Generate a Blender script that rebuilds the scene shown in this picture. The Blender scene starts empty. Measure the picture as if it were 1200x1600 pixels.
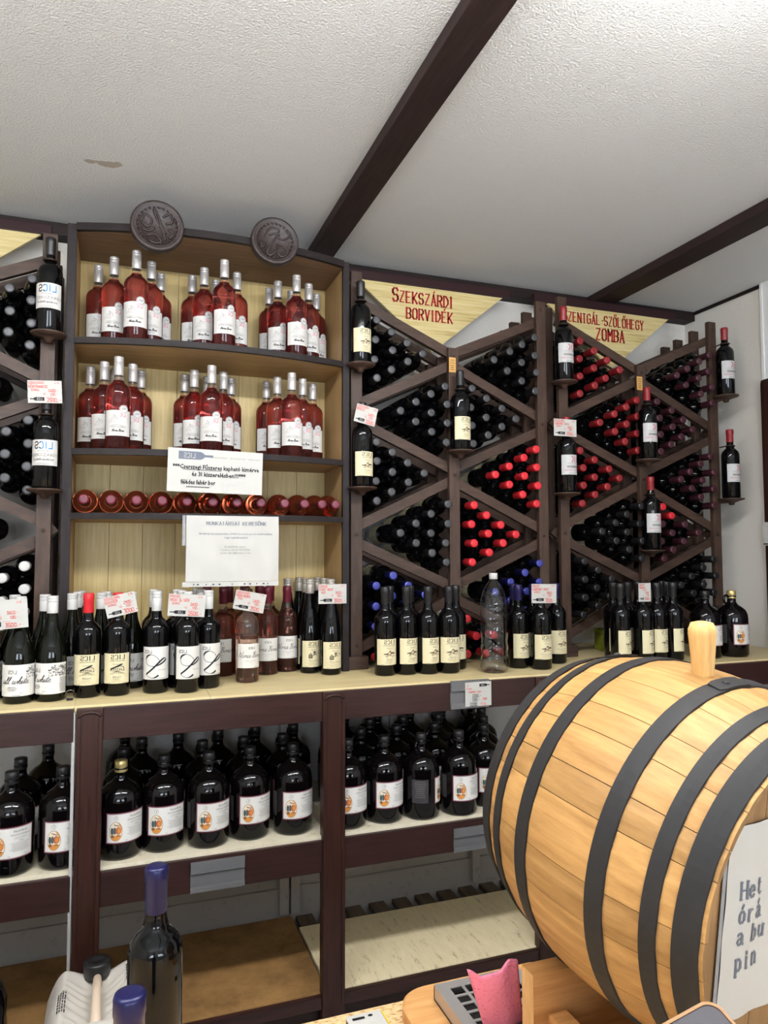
import bpy, bmesh, math, random
from mathutils import Vector, Matrix

random.seed(7)
R = math.radians
PI = math.pi
SC = bpy.context.scene
COL = SC.collection

# ------------------------------------------------------------------ camera
CAM = Vector((0.0, 0.0, 1.6))
cam_d = bpy.data.cameras.new('camera')
cam = bpy.data.objects.new('camera', cam_d)
COL.objects.link(cam)
SC.camera = cam
yaw, pitch, roll = 0.348967, 0.057708, -0.002188
fwd = Vector((math.sin(yaw) * math.cos(pitch), math.cos(yaw) * math.cos(pitch), math.sin(pitch)))
rgt = Vector((math.cos(yaw), -math.sin(yaw), 0))
up = rgt.cross(fwd)
r2 = rgt * math.cos(roll) + up * math.sin(roll)
u2 = up * math.cos(roll) - rgt * math.sin(roll)
cm = Matrix((r2, u2, -fwd)).transposed().to_4x4()
cm.translation = CAM
cam.matrix_world = cm
cam_d.sensor_fit = 'VERTICAL'
cam_d.sensor_height = 36.0
cam_d.lens = 36.0 * 1129.35 / 1600.0
cam_d.clip_start = 0.05

# ------------------------------------------------------------------ world, lights, exposure
w = bpy.data.worlds.new('world')
SC.world = w
w.use_nodes = True
bg = w.node_tree.nodes['Background']
bg.inputs[0].default_value = (0.90, 0.95, 1.0, 1)
bg.inputs[1].default_value = 0.55


def area(name, loc, rot, sx, sy, power, color):
    l = bpy.data.lights.new(name, 'AREA')
    l.shape = 'RECTANGLE'
    l.size, l.size_y = sx, sy
    l.energy = power
    l.color = color
    o = bpy.data.objects.new(name, l)
    COL.objects.link(o)
    o.location = loc
    o.rotation_euler = rot
    return o


# two fluorescent battens under the ceiling, in front of the shelves
TUBES = [(-0.60, 0.75), (0.80, 0.75)]
TUBE_GLOW = 118.0   # radiance of the bare tubes, built with their housings below
# daylight through the two shop windows behind the camera
WINDOWS = [(-1.5, -0.35), (0.55, 1.9)]
for x0, x1 in WINDOWS:
    area('window_daylight', ((x0 + x1) / 2, -2.56, 1.6), (R(90 + 58), 0, 0), x1 - x0, 1.5, 85, (0.86, 0.96, 1.10))

SC.view_settings.view_transform = 'Standard'
SC.view_settings.look = 'None'
SC.view_settings.exposure = 0.15
SC.view_settings.gamma = 1.0
SC.view_settings.use_curve_mapping = False
SC.cycles.use_denoising = True
SC.cycles.max_bounces = 10
SC.cycles.transmission_bounces = 8
SC.cycles.caustics_refractive = False
SC.cycles.caustics_reflective = False


# ------------------------------------------------------------------ materials
def lin(c):
    c = c / 255.0
    return c / 12.92 if c <= 0.04045 else ((c + 0.055) / 1.055) ** 2.4


def rgb(r, g, b):
    return (lin(r), lin(g), lin(b), 1.0)


def mat(name, col, rough=0.5, metal=0.0, spec=0.5, trans=0.0, ior=1.45, coat=0.0):
    m = bpy.data.materials.new(name)
    m.use_nodes = True
    p = m.node_tree.nodes['Principled BSDF']
    p.inputs['Base Color'].default_value = rgb(*col)
    p.inputs['Roughness'].default_value = rough
    p.inputs['Metallic'].default_value = metal
    p.inputs['Specular IOR Level'].default_value = spec
    p.inputs['Transmission Weight'].default_value = trans
    p.inputs['IOR'].default_value = ior
    p.inputs['Coat Weight'].default_value = coat
    p.inputs['Coat Roughness'].default_value = 0.05
    return m


def N(m, t, **kw):
    n = m.node_tree.nodes.new(t)
    for k, v in kw.items():
        setattr(n, k, v)
    return n


def L(m, a, b):
    m.node_tree.links.new(a, b)


def coords(m, scale=(1, 1, 1), rot=(0, 0, 0), kind='Object'):
    tc = N(m, 'ShaderNodeTexCoord')
    mp = N(m, 'ShaderNodeMapping')
    mp.inputs['Scale'].default_value = scale
    mp.inputs['Rotation'].default_value = rot
    L(m, tc.outputs[kind], mp.inputs['Vector'])
    return mp.outputs['Vector']


def noise(m, vec, scale, detail=4.0, rough=0.55):
    n = N(m, 'ShaderNodeTexNoise')
    n.inputs['Scale'].default_value = scale
    n.inputs['Detail'].default_value = detail
    n.inputs['Roughness'].default_value = rough
    L(m, vec, n.inputs['Vector'])
    return n.outputs['Fac']


def ramp(m, fac, stops):
    r = N(m, 'ShaderNodeValToRGB')
    els = r.color_ramp.elements
    while len(els) < len(stops):
        els.new(0.5)
    for e, (p, c) in zip(els, stops):
        e.position = p
        e.color = c if len(c) == 4 else rgb(*c)
    L(m, fac, r.inputs['Fac'])
    return r.outputs['Color']


def bump(m, h, strength, dist=0.002):
    b = N(m, 'ShaderNodeBump')
    b.inputs['Strength'].default_value = strength
    b.inputs['Distance'].default_value = dist
    L(m, h, b.inputs['Height'])
    L(m, b.outputs['Normal'], m.node_tree.nodes['Principled BSDF'].inputs['Normal'])


def base_in(m):
    return m.node_tree.nodes['Principled BSDF'].inputs['Base Color']


def wood(name, dark, light, scale, rough=0.5, var=0.0, fine=12, bstr=0.25, spec=0.35, stops=(0.3, 0.7)):
    """grain noise stretched by scale (small number = along the grain)"""
    m = mat(name, light, rough, spec=spec)
    v = coords(m, scale)
    if var:
        oi = N(m, 'ShaderNodeObjectInfo')
        add = N(m, 'ShaderNodeVectorMath', operation='ADD')
        sc = N(m, 'ShaderNodeVectorMath', operation='SCALE')
        cx = N(m, 'ShaderNodeCombineXYZ')
        for i in range(3):
            L(m, oi.outputs['Random'], cx.inputs[i])
        L(m, cx.outputs[0], sc.inputs[0])
        sc.inputs['Scale'].default_value = 37.0
        L(m, v, add.inputs[0])
        L(m, sc.outputs[0], add.inputs[1])
        v = add.outputs[0]
    f = noise(m, v, fine, 6, 0.6)
    c = ramp(m, f, [(stops[0], dark), (stops[1], light)])
    if var:
        hs = N(m, 'ShaderNodeHueSaturation')
        mr = N(m, 'ShaderNodeMapRange')
        mr.inputs['To Min'].default_value = 1 - var
        mr.inputs['To Max'].default_value = 1 + var
        L(m, oi.outputs['Random'], mr.inputs['Value'])
        L(m, mr.outputs[0], hs.inputs['Value'])
        L(m, c, hs.inputs['Color'])
        c = hs.outputs['Color']
    L(m, c, base_in(m))
    bump(m, f, bstr, 0.001)
    return m


M = {}
# setting
M['ceiling'] = m = mat('ceiling_plaster', (222, 222, 220), 0.9, spec=0.2)
v = coords(m)
st1 = noise(m, v, 9, 4)
mp = N(m, 'ShaderNodeMapping')
mp.inputs['Location'].default_value = (0.10 / 0.20, -2.32 / 0.085, 0)
mp.inputs['Scale'].default_value = (1 / 0.20, 1 / 0.085, 0)
tc = N(m, 'ShaderNodeTexCoord')
L(m, tc.outputs['Object'], mp.inputs['Vector'])
ln = N(m, 'ShaderNodeVectorMath', operation='LENGTH')
L(m, mp.outputs[0], ln.inputs[0])
ad = N(m, 'ShaderNodeMath', operation='MULTIPLY_ADD')
L(m, st1, ad.inputs[0])
ad.inputs[1].default_value = 1.5
L(m, ln.outputs['Value'], ad.inputs[2])
stain = ramp(m, ad.outputs[0], [(0.95, (182, 172, 160)), (1.7, (222, 222, 220))])
L(m, stain, base_in(m))
bump(m, noise(m, v, 165, 3, 0.65), 0.9, 0.006)
M['wall'] = m = mat('wall_plaster', (220, 215, 206), 0.9, spec=0.2)
bump(m, noise(m, coords(m), 60, 4), 0.35, 0.004)
M['panel_white'] = m = mat('painted_board', (196, 196, 196), 0.7)
v = coords(m)
L(m, ramp(m, noise(m, v, 40, 5), [(0.28, (156, 152, 146)), (0.42, (172, 169, 166))]), base_in(m))
M['floor'] = m = mat('floor_tile', (190, 186, 180), 0.5)
br = N(m, 'ShaderNodeTexBrick')
br.offset = 0
br.inputs['Color1'].default_value = rgb(196, 192, 186)
br.inputs['Color2'].default_value = rgb(188, 184, 178)
br.inputs['Mortar'].default_value = rgb(85, 80, 75)
br.inputs['Scale'].default_value = 1.0
br.inputs['Brick Width'].default_value = 0.3
br.inputs['Row Height'].default_value = 0.3
br.inputs['Mortar Size'].default_value = 0.004
L(m, coords(m), br.inputs['Vector'])
L(m, br.outputs['Color'], base_in(m))
# woods
M['beam'] = wood('beam_dark_stain', (38, 28, 27), (54, 41, 39), (14, 1.2, 14), 0.6, fine=6, spec=0.2)
M['trim'] = wood('trim_dark_stain', (30, 23, 21), (44, 35, 32), (1.2, 14, 14), 0.6, fine=6, spec=0.2)
M['rack'] = wood('rack_brown_stain', (50, 36, 29), (72, 54, 44), (9, 9, 1.2), 0.5, var=0.10, fine=8)
M['rack_x'] = wood('rack_brown_stain_slats', (50, 36, 29), (72, 54, 44), (1.5, 9, 9), 0.5, var=0.10, fine=8)
M['edge'] = wood('dark_edge_paint', (26, 21, 21), (40, 33, 33), (2, 20, 20), 0.55, fine=7, spec=0.22)
M['edge_v'] = wood('dark_edge_paint_upright', (26, 21, 21), (40, 33, 33), (20, 20, 2), 0.55, fine=7, spec=0.22)
M['pine'] = wood('pale_pine', (176, 152, 98), (200, 178, 124), (14, 14, 0.8), 0.45, var=0.04, fine=7, bstr=0.1)
M['oak_x'] = wood('tan_veneer_part_shade', (150, 118, 78), (178, 146, 100), (0.8, 16, 16), 0.5, fine=6, bstr=0.1)  # tan of the shelves, part of it shade mixed into the colour
M['oak_v'] = wood('tan_veneer_part_shade_upright', (150, 118, 78), (178, 146, 100), (16, 16, 0.8), 0.5, fine=6, bstr=0.1)  # same tan on the side panels, likewise partly painted shade
M['crown'] = wood('brown_veneer_part_shade', (104, 78, 58), (134, 104, 78), (0.8, 14, 14), 0.5, fine=6, bstr=0.1)  # brown wood, deepened in colour by the shade under the top board
M['mahog'] = wood('mahogany_paint', (36, 20, 18), (54, 32, 29), (1.2, 16, 16), 0.38, var=0.06, fine=6, bstr=0.2)
M['mahog_v'] = wood('mahogany_paint_upright', (36, 19, 16), (58, 32, 25), (16, 16, 1.2), 0.35, fine=6, bstr=0.2)
M['worktop'] = wood('cream_laminate', (206, 186, 136), (220, 202, 154), (1.2, 5, 5), 0.42, fine=5, bstr=0.03)
M['shelfboard'] = m = mat('worn_cream_board', (216, 206, 180), 0.6)
v = coords(m, (1, 1, 1))
L(m, ramp(m, noise(m, v, 22, 8, 0.75), [(0.30, (150, 132, 100)), (0.40, (208, 198, 172)), (0.7, (222, 213, 190))]), base_in(m))
M['deck_brown'] = m = mat('brown_hardboard', (140, 104, 62), 0.65)
v = coords(m)
L(m, ramp(m, noise(m, v, 9, 8, 0.7), [(0.32, (112, 82, 46)), (0.65, (158, 120, 72))]), base_in(m))
M['deck_white'] = m = mat('scuffed_white_board', (205, 196, 168), 0.6)
v = coords(m, (6, 1.4, 1), (0, 0, 0.5))
L(m, ramp(m, noise(m, v, 9, 9, 0.8), [(0.33, (150, 132, 96)), (0.43, (232, 216, 176)), (0.7, (244, 230, 192))]), base_in(m))
M['slat_dark'] = wood('bare_slat', (80, 68, 56), (112, 98, 84), (8, 1, 8), 0.7, fine=6)
M['bamboo'] = m = mat('bamboo_print', (220, 200, 140), 0.4)
v = coords(m, (2.0, 1, 60))
L(m, ramp(m, noise(m, v, 1.6, 5, 0.65), [(0.30, (146, 120, 66)), (0.45, (198, 178, 120)), (0.75, (220, 204, 156))]), base_in(m))
M['maroon'] = mat('maroon_strip', (44, 24, 27), 0.5, spec=0.25)
M['stave'] = wood('oak_stave', (146, 106, 60), (196, 152, 94), (10, 10, 1.0), 0.5, var=0.17, fine=7, bstr=0.12, stops=(0.25, 0.75))
M['head'] = wood('oak_head', (116, 88, 58), (150, 116, 78), (10, 1, 10), 0.55, var=0.08, fine=7, bstr=0.12)
M['bung'] = wood('beech_bung', (196, 150, 88), (224, 182, 118), (14, 14, 1.0), 0.5, fine=9, bstr=0.1)
M['cradle'] = wood('beech_cradle', (150, 102, 56), (186, 134, 80), (1.0, 12, 12), 0.5, var=0.06, fine=8, bstr=0.1)
M['endgrain'] = wood('end_grain', (176, 132, 82), (206, 164, 110), (10, 10, 1.5), 0.6, fine=9, bstr=0.2)
M['counter'] = m = mat('speckled_counter', (216, 180, 130), 0.45)
v = coords(m, (1, 3, 1))
L(m, ramp(m, noise(m, v, 90, 4, 0.7), [(0.36, (120, 84, 52)), (0.47, (214, 178, 128)), (0.7, (232, 200, 152))]), base_in(m))
M['board_wood'] = wood('serving_board', (178, 126, 74), (206, 156, 100), (1.2, 10, 10), 0.45, fine=7, bstr=0.08)
M['carved'] = m = mat('carved_dark_wood', (46, 36, 34), 0.45)
bump(m, noise(m, coords(m), 90, 4, 0.6), 0.5, 0.004)
# glass, caps
M['black_glass'] = mat('black_wine_glass', (5, 5, 6), 0.04, spec=0.36)
M['green_glass'] = mat('dark_green_glass', (9, 11, 5), 0.04, spec=0.36)
M['jug_glass'] = mat('dark_jug_glass', (7, 5, 6), 0.04, spec=0.36)
M['rose'] = mat('rose_wine_glass', (208, 100, 98), 0.03, trans=0.96, ior=1.36)
M['rose_nora'] = mat('script_rose_wine_glass', (236, 158, 138), 0.03, trans=0.97, ior=1.3)
M['rose_neck'] = mat('empty_pink_glass', (250, 232, 216), 0.03, trans=0.97, ior=1.04, coat=0.8)
M['rose_light'] = mat('pale_rose_wine_glass', (246, 204, 182), 0.03, trans=0.97, ior=1.3)
M['rose_deep'] = mat('amber_rose_wine_glass', (206, 96, 62), 0.03, trans=0.92, ior=1.36)
M['clear'] = mat('clear_plastic', (250, 252, 255), 0.03, trans=1.0, ior=1.35)
M['holder'] = mat('clear_holder_plastic', (220, 220, 222), 0.15, trans=0.82, ior=1.2)
M['sleeve'] = mat('clear_sleeve', (230, 232, 235), 0.12, trans=0.7, ior=1.2)


def cap(name, c, rough=0.35, metal=0.0):
    M[name] = mat(name, c, rough, metal)


cap('cap_silver', (182, 178, 175), 0.36, 0.35)
cap('cap_white', (190, 188, 184), 0.45)
cap('cap_grey', (62, 62, 64), 0.4, 0.2)
cap('cap_black', (26, 25, 26), 0.38)
cap('cap_red', (196, 40, 48), 0.35)
cap('cap_crimson', (126, 28, 32), 0.38)
cap('cap_burgundy', (60, 28, 36), 0.36)
cap('cap_wine', (96, 28, 44), 0.34)
cap('cap_blue', (18, 19, 64), 0.3, 0.2)
cap('cap_blue_face', (60, 64, 140), 0.35, 0.2)
cap('cap_navy', (30, 26, 66), 0.34, 0.2)
cap('cap_gold', (200, 178, 120), 0.3, 0.6)
cap('cap_stone', (160, 154, 145), 0.38, 0.3)
# flat print
for n, c in dict(paper=(180, 178, 172), paper_grey=(186, 186, 184), cream=(210, 200, 164), ink=(24, 22, 22), ink_grey=(128, 124, 118),
                 ink_pale=(176, 168, 140), ink_red=(214, 52, 34), ink_sign=(160, 34, 34), magenta=(206, 40, 108), ink_blue=(40, 130, 186),
                 ink_crimson=(190, 36, 74), silver_print=(196, 196, 194), burgundy_print=(88, 30, 46), tan_plate=(196, 150, 84),
                 ink_slate=(98, 104, 116), pic_orange=(204, 136, 66), pic_green=(62, 84, 78), pic_red=(168, 78, 56), pic_sand=(222, 206, 180),
                 pic_brown=(120, 80, 50), label_white=(212, 209, 203), label_dim=(52, 50, 52), green_box=(122, 128, 40), label_tan=(200, 197, 192)).items():
    M[n] = mat(n, c, 0.5, spec=0.3)
M['steel'] = mat('brushed_steel', (196, 192, 188), 0.42, 0.75)
M['tray_shade'] = mat('hole_shade', (22, 20, 19), 0.6)  # dark colour standing in for the shade seen through the grate
M['hoop'] = m = mat('black_iron', (42, 41, 41), 0.6, 0.1, spec=0.3)
bump(m, noise(m, coords(m), 40, 4), 0.15, 0.002)
M['screw'] = mat('brown_screw', (58, 44, 36), 0.4, 0.6)
M['pink'] = m = mat('pink_cloth', (240, 134, 158), 0.9, spec=0.1)
v = coords(m)
L(m, ramp(m, noise(m, v, 160, 3, 0.7), [(0.30, (206, 84, 118)), (0.42, (240, 138, 162))]), base_in(m))
bump(m, noise(m, v, 220, 4), 0.8, 0.004)
M['can'] = mat('milky_plastic', (206, 200, 190), 0.35, trans=0.12)
M['can_handle'] = mat('milky_plastic_handle', (214, 192, 170), 0.4)
M['black_plastic'] = mat('black_plastic', (22, 22, 23), 0.35)
M['gold_rim'] = mat('gold_rim', (150, 114, 78), 0.5, 0.0, spec=0.2)
M['screen'] = mat('phone_glass', (34, 29, 36), 0.25, spec=0.12)
M['screen_reflection'] = mat('screen_reflection', (84, 80, 124), 0.3, spec=0.1)  # purple reflection on the phone glass, painted as a colour
M['tube_glow'] = m = mat('fluorescent_tube', (255, 255, 255), 0.5)
_p = m.node_tree.nodes['Principled BSDF']
_p.inputs['Emission Color'].default_value = (0.97, 0.98, 1.0, 1)
_p.inputs['Emission Strength'].default_value = TUBE_GLOW
M['grey_lamp'] = mat('lamp_enamel', (230, 230, 228), 0.5)
M['yellow'] = mat('yellow_edge', (226, 184, 60), 0.5)


# ------------------------------------------------------------------ mesh builder
class MB:
    def __init__(s):
        s.v, s.f, s.mi, s.sm = [], [], [], []

    def add(s, vs, fs, mi=0, smooth=False):
        o = len(s.v)
        s.v += [tuple(x) for x in vs]
        for f in fs:
            s.f.append([o + i for i in f])
            s.mi.append(mi)
            s.sm.append(smooth)
        return s

    def box(s, x0, x1, y0, y1, z0, z1, mi=0, bev=0.0):
        if bev <= 0:
            vs = [(x, y, z) for z in (z0, z1) for y in (y0, y1) for x in (x0, x1)]
            return s.add(vs, [(0, 2, 3, 1), (4, 5, 7, 6), (0, 1, 5, 4), (2, 6, 7, 3), (0, 4, 6, 2), (1, 3, 7, 5)], mi)
        bm = bmesh.new()
        bmesh.ops.create_cube(bm, size=1.0)
        for vv in bm.verts:
            vv.co = Vector((x0 + (vv.co.x + .5) * (x1 - x0), y0 + (vv.co.y + .5) * (y1 - y0), z0 + (vv.co.z + .5) * (z1 - z0)))
        bmesh.ops.bevel(bm, geom=bm.edges[:], offset=bev, segments=2, profile=0.7, affect='EDGES')
        bm.verts.index_update()
        s.add([vv.co[:] for vv in bm.verts], [[q.index for q in f.verts] for f in bm.faces], mi)
        bm.free()
        return s

    def bar(s, p, q, h, t, y0, mi=0):
        """board in a plane of constant y: from p to q (x, z), height h, thickness t starting at y0"""
        px, pz = p
        qx, qz = q
        dx, dz = qx - px, qz - pz
        l = math.hypot(dx, dz)
        nx, nz = -dz / l * h / 2, dx / l * h / 2
        c = [(px - nx, pz - nz), (qx - nx, qz - nz), (qx + nx, qz + nz), (px + nx, pz + nz)]
        vs = [(a, y0, b) for a, b in c] + [(a, y0 + t, b) for a, b in c]
        return s.add(vs, [(0, 1, 2, 3), (7, 6, 5, 4), (0, 4, 5, 1), (1, 5, 6, 2), (2, 6, 7, 3), (3, 7, 4, 0)], mi)

    def lathe(s, prof, seg=24, mi=0, mis=None, c=(0, 0, 0), smooth=True, x=(1, 0, 0), y=(0, 1, 0), z=(0, 0, 1), rmod=None):
        """revolve (r, h) about z through c"""
        c, x, y, z = Vector(c), Vector(x), Vector(y), Vector(z)
        vs, rows = [], []
        for k, (r, h) in enumerate(prof):
            if r < 1e-6:
                rows.append([len(vs)])
                vs.append(c + z * h)
            else:
                row = []
                for i in range(seg):
                    a = 2 * PI * i / seg
                    rr = r + (rmod(a, h, r) if rmod else 0)
                    row.append(len(vs))
                    vs.append(c + x * (rr * math.cos(a)) + y * (rr * math.sin(a)) + z * h)
                rows.append(row)
        for k in range(len(rows) - 1):
            a, b = rows[k], rows[k + 1]
            fs = []
            for i in range(seg):
                j = (i + 1) % seg
                if len(a) == 1 and len(b) == 1:
                    continue
                if len(a) == 1:
                    fs.append((a[0], b[j], b[i]))
                elif len(b) == 1:
                    fs.append((a[i], a[j], b[0]))
                else:
                    fs.append((a[i], a[j], b[j], b[i]))
            o = len(s.v)
            for f in fs:
                s.f.append([o + q for q in f])
                s.mi.append(mis[k] if mis else mi)
                s.sm.append(smooth)
        s.v += [tuple(q) for q in vs]
        return s

    def tube(s, pts, r, seg=8, mi=0, closed=False):
        pts = [Vector(p) for p in pts]
        n = len(pts)
        vs = []
        for i, p in enumerate(pts):
            a = pts[(i - 1) % n] if (closed or i > 0) else p
            b = pts[(i + 1) % n] if (closed or i < n - 1) else p
            t = (b - a).normalized()
            ref = Vector((0, 0, 1)) if abs(t.z) < 0.9 else Vector((0, 1, 0))
            e1 = t.cross(ref).normalized()
            e2 = t.cross(e1)
            rr = r[i] if isinstance(r, (list, tuple)) else r
            for k in range(seg):
                an = 2 * PI * k / seg
                vs.append(p + e1 * (rr * math.cos(an)) + e2 * (rr * math.sin(an)))
        fs = []
        for i in range(n if closed else n - 1):
            j = (i + 1) % n
            for k in range(seg):
                l = (k + 1) % seg
                fs.append((i * seg + k, i * seg + l, j * seg + l, j * seg + k))
        if not closed:
            fs.append(tuple(range(seg))[::-1])
            fs.append(tuple((n - 1) * seg + k for k in range(seg)))
        return s.add(vs, fs, mi, True)

    def polys(s, P, fn, mi=0):
        """flat 2-D polygons [(pts), ...] through a mapping (x, y) -> 3-D"""
        for p in P:
            s.add([fn(a, b) for a, b in p], [tuple(range(len(p)))], mi)
        return s

    def mesh(s, name, mats, org=(0, 0, 0)):
        me = bpy.data.meshes.new(name)
        o = Vector(org)
        me.from_pydata([tuple(Vector(q) - o) for q in s.v], [], s.f)
        for m_ in (mats if isinstance(mats, (list, tuple)) else [mats]):
            me.materials.append(M[m_] if isinstance(m_, str) else m_)
        me.polygons.foreach_set('material_index', s.mi)
        me.polygons.foreach_set('use_smooth', s.sm)
        me.update()
        return me


def link(name, me, parent=None, loc=(0, 0, 0), rot=(0, 0, 0)):
    o = bpy.data.objects.new(name, me)
    COL.objects.link(o)
    o.location = loc
    o.rotation_euler = rot
    if parent is not None:
        o.parent = parent
    return o


def tag(o, label, cat, group=None):
    o['label'] = label
    o['category'] = cat
    if group:
        o['group'] = group
    return o


def struct(o):
    o['kind'] = 'structure'
    return o


def root(name, loc, label, cat, group=None):
    return tag(link(name, None, None, loc), label, cat, group)


def part(name, mb, mats, parent, label=None):
    """mesh built in world coordinates, hung under an unrotated root"""
    o = link(name, mb.mesh(name, mats, parent.location if parent else (0, 0, 0)), parent)
    if label:
        o['label'] = label
    return o


# ------------------------------------------------------------------ lettering
GL = {
    'A': '00 26 40|12 32', 'B': '00 06 36 45 44 33 03|33 42 41 30 00', 'C': '45 36 16 05 01 10 30 41', 'D': '00 06 26 44 42 20 00',
    'E': '40 00 06 46|03 33', 'F': '00 06 46|03 33', 'G': '45 36 16 05 01 10 30 41 43 23', 'H': '00 06|40 46|03 43', 'I': '20 26',
    'J': '36 31 20 10 01', 'K': '00 06|46 02|13 40', 'L': '06 00 40', 'M': '00 06 23 46 40', 'N': '00 06 40 46',
    'O': '10 01 05 16 36 45 41 30 10', 'P': '00 06 36 45 44 33 03', 'Q': '10 01 05 16 36 45 41 30 10|22 40', 'R': '00 06 36 45 44 33 03|23 40',
    'S': '45 36 16 05 04 13 33 42 41 30 10 01', 'T': '06 46|20 26', 'U': '06 01 10 30 41 46', 'V': '06 20 46', 'W': '06 10 24 30 46',
    'X': '00 46|06 40', 'Y': '06 23 46|23 20', 'Z': '06 46 00 40', '0': '10 01 05 16 36 45 41 30 10', '1': '14 26 20', '2': '05 16 36 45 44 00 40',
    '3': '06 46 23 33 42 41 30 10 01', '4': '30 36 01 41', '5': '46 06 03 33 42 41 30 10 01', '6': '36 16 04 01 10 30 41 42 33 03', '7': '06 46 10',
    '8': '13 04 05 16 36 45 44 33 13 02 01 10 30 41 42 33', '9': '10 30 42 45 36 16 05 04 13 33 44', ',': '21 10', '.': '20 21', '-': '13 33',
    '+': '03 43|21 25', '/': '00 46', '!': '22 26|20 21'}
ACC = {'Á': ('A', '27 38'), 'É': ('E', '27 38'), 'Í': ('I', '27 38'), 'Ó': ('O', '27 38'), 'Ő': ('O', '17 28|37 48'), 'Ü': ('U', '17 18|37 38'), 'Ö': ('O', '17 18|37 38')}


LOW = {'a': [[(.2, 3.2), (1, 4), (2, 4), (3, 3), (3, .6), (3.6, 0)], [(3, 2.3), (1, 2), (0, 1), (1, 0), (2, 0), (3, 1)]], 'b': [[(0, 0), (0, 6)], [(0, 3), (1, 4), (2, 4), (3, 3), (3, 1), (2, 0), (1, 0), (0, 1)]],
       'e': [[(0, 2.1), (3, 2.1), (3, 3), (2, 4), (1, 4), (0, 3), (0, 1), (1, 0), (2, 0), (3, .8)]], 'i': [[(1, 0), (1, 4)], [(1, 5.2), (1, 5.8)]], 'n': [[(0, 0), (0, 4)], [(0, 3), (1, 4), (2, 4), (3, 3), (3, 0)]],
       'o': [[(1, 0), (0, 1), (0, 3), (1, 4), (2, 4), (3, 3), (3, 1), (2, 0), (1, 0)]], 'p': [[(0, -2), (0, 4)], [(0, 3), (1, 4), (2, 4), (3, 3), (3, 1), (2, 0), (1, 0), (0, 1)]],
       'r': [[(0, 0), (0, 4)], [(0, 2.4), (1, 3.8), (2.4, 4)]], 't': [[(1, 5.5), (1, 1), (2, 0), (3, .5)], [(0, 4), (2.6, 4)]], 'u': [[(0, 4), (0, 1), (1, 0), (2, 0), (3, 1)], [(3, 4), (3, 0)]]}
for _a, _b in (('á', 'a'), ('ó', 'o')):
    LOW[_a] = LOW[_b] + [[(1.2, 5), (2.2, 6.4)]]


def glyph(ch):
    if ch in LOW:
        return [(pl, 0) for pl in LOW[ch]]
    if ch in ACC:
        b, a = ACC[ch]
        src, acc = GL[b], a
    else:
        src, acc = GL.get(ch, ''), ''
    out = []
    for k, t in enumerate((src, acc)):
        for pl in t.split('|'):
            if pl:
                out.append(([(int(c[0]), int(c[1])) for c in pl.split()], k))
    return out


SERIF = [0.5, 0.85]    # hairline and stem of the serif lettering


def ribbon(pts, wd):
    """quads along a 2-D polyline; wd a width or a function of the direction"""
    out = []
    for (ax, ay), (bx, by) in zip(pts, pts[1:]):
        l = math.hypot(bx - ax, by - ay)
        if l < 1e-9:
            continue
        ux, uy = (bx - ax) / l, (by - ay) / l
        ww = (wd(ux, uy) if callable(wd) else wd) / 2
        e = ww * 0.55
        nx, ny = -uy * ww, ux * ww
        a = (ax - ux * e, ay - uy * e)
        b = (bx + ux * e, by + uy * e)
        out.append([(a[0] - nx, a[1] - ny), (b[0] - nx, b[1] - ny), (b[0] + nx, b[1] + ny), (a[0] + nx, a[1] + ny)])
    return out


def smooth2(pts, n=4):
    out = []
    P = [pts[0]] + list(pts) + [pts[-1]]
    for i in range(1, len(P) - 2):
        p0, p1, p2, p3 = P[i - 1:i + 3]
        for k in range(n):
            t = k / n
            out.append(tuple(0.5 * (2 * b + (c - a) * t + (2 * a - 5 * b + 4 * c - d) * t * t + (3 * b - a - 3 * c + d) * t ** 3)
                             for a, b, c, d in zip(p0, p1, p2, p3)))
    out.append(tuple(pts[-1]))
    return out


def adv(ch, sp=1.6):
    return (2.0 if ch in " ,.-!" else 2.4 if ch in 'IÍ1' else 4.0) + sp


def place(P, x, y, s, sx=1.0, mirror=False, align=0.0, width=0.0):
    ox = -width * align
    return [[((x + (ox + (width - a if mirror else a)) * s * sx), y + b * s) for a, b in p] for p in P]


def stroke_text(t, x, y, h, wd=0.6, sx=0.8, align=0.0, mirror=False, serif=False, jit=0.0):
    """single-stroke lettering of cap height h; serif gives thick stems with feet"""
    P, cx = [], 0.0
    for ch in t:
        off = -1.0 if ch in 'IÍ1.,' else 0.0
        for pl, isacc in glyph(ch):
            q = [(cx + a + off + random.uniform(-jit, jit), b + random.uniform(-jit, jit)) for a, b in pl]
            if serif:
                P += ribbon(q, lambda ux, uy: SERIF[0] + SERIF[1] * abs(uy) if uy * ux <= 0.2 else SERIF[0] + SERIF[1] * .6 * abs(uy))
                if not isacc and ch not in 'OCGSQ0-aoe':
                    for i, j in ((0, 1), (-1, -2)):
                        a, b = q[i], q[j]
                        if abs(b[1] - a[1]) > 0.9 * abs(b[0] - a[0]) and a[1] in (0.0, 6.0, 4.0, -2.0):
                            P += [[(a[0] - 1.0, a[1] - .22), (a[0] + 1.0, a[1] - .22), (a[0] + 1.0, a[1] + .22), (a[0] - 1.0, a[1] + .22)]]
            else:
                P += ribbon(q, wd)
        cx += adv(ch, 2.1 if serif else 1.6)
    return place(P, x, y, h / 6.0, sx, mirror, align, cx - 1.6)


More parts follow.
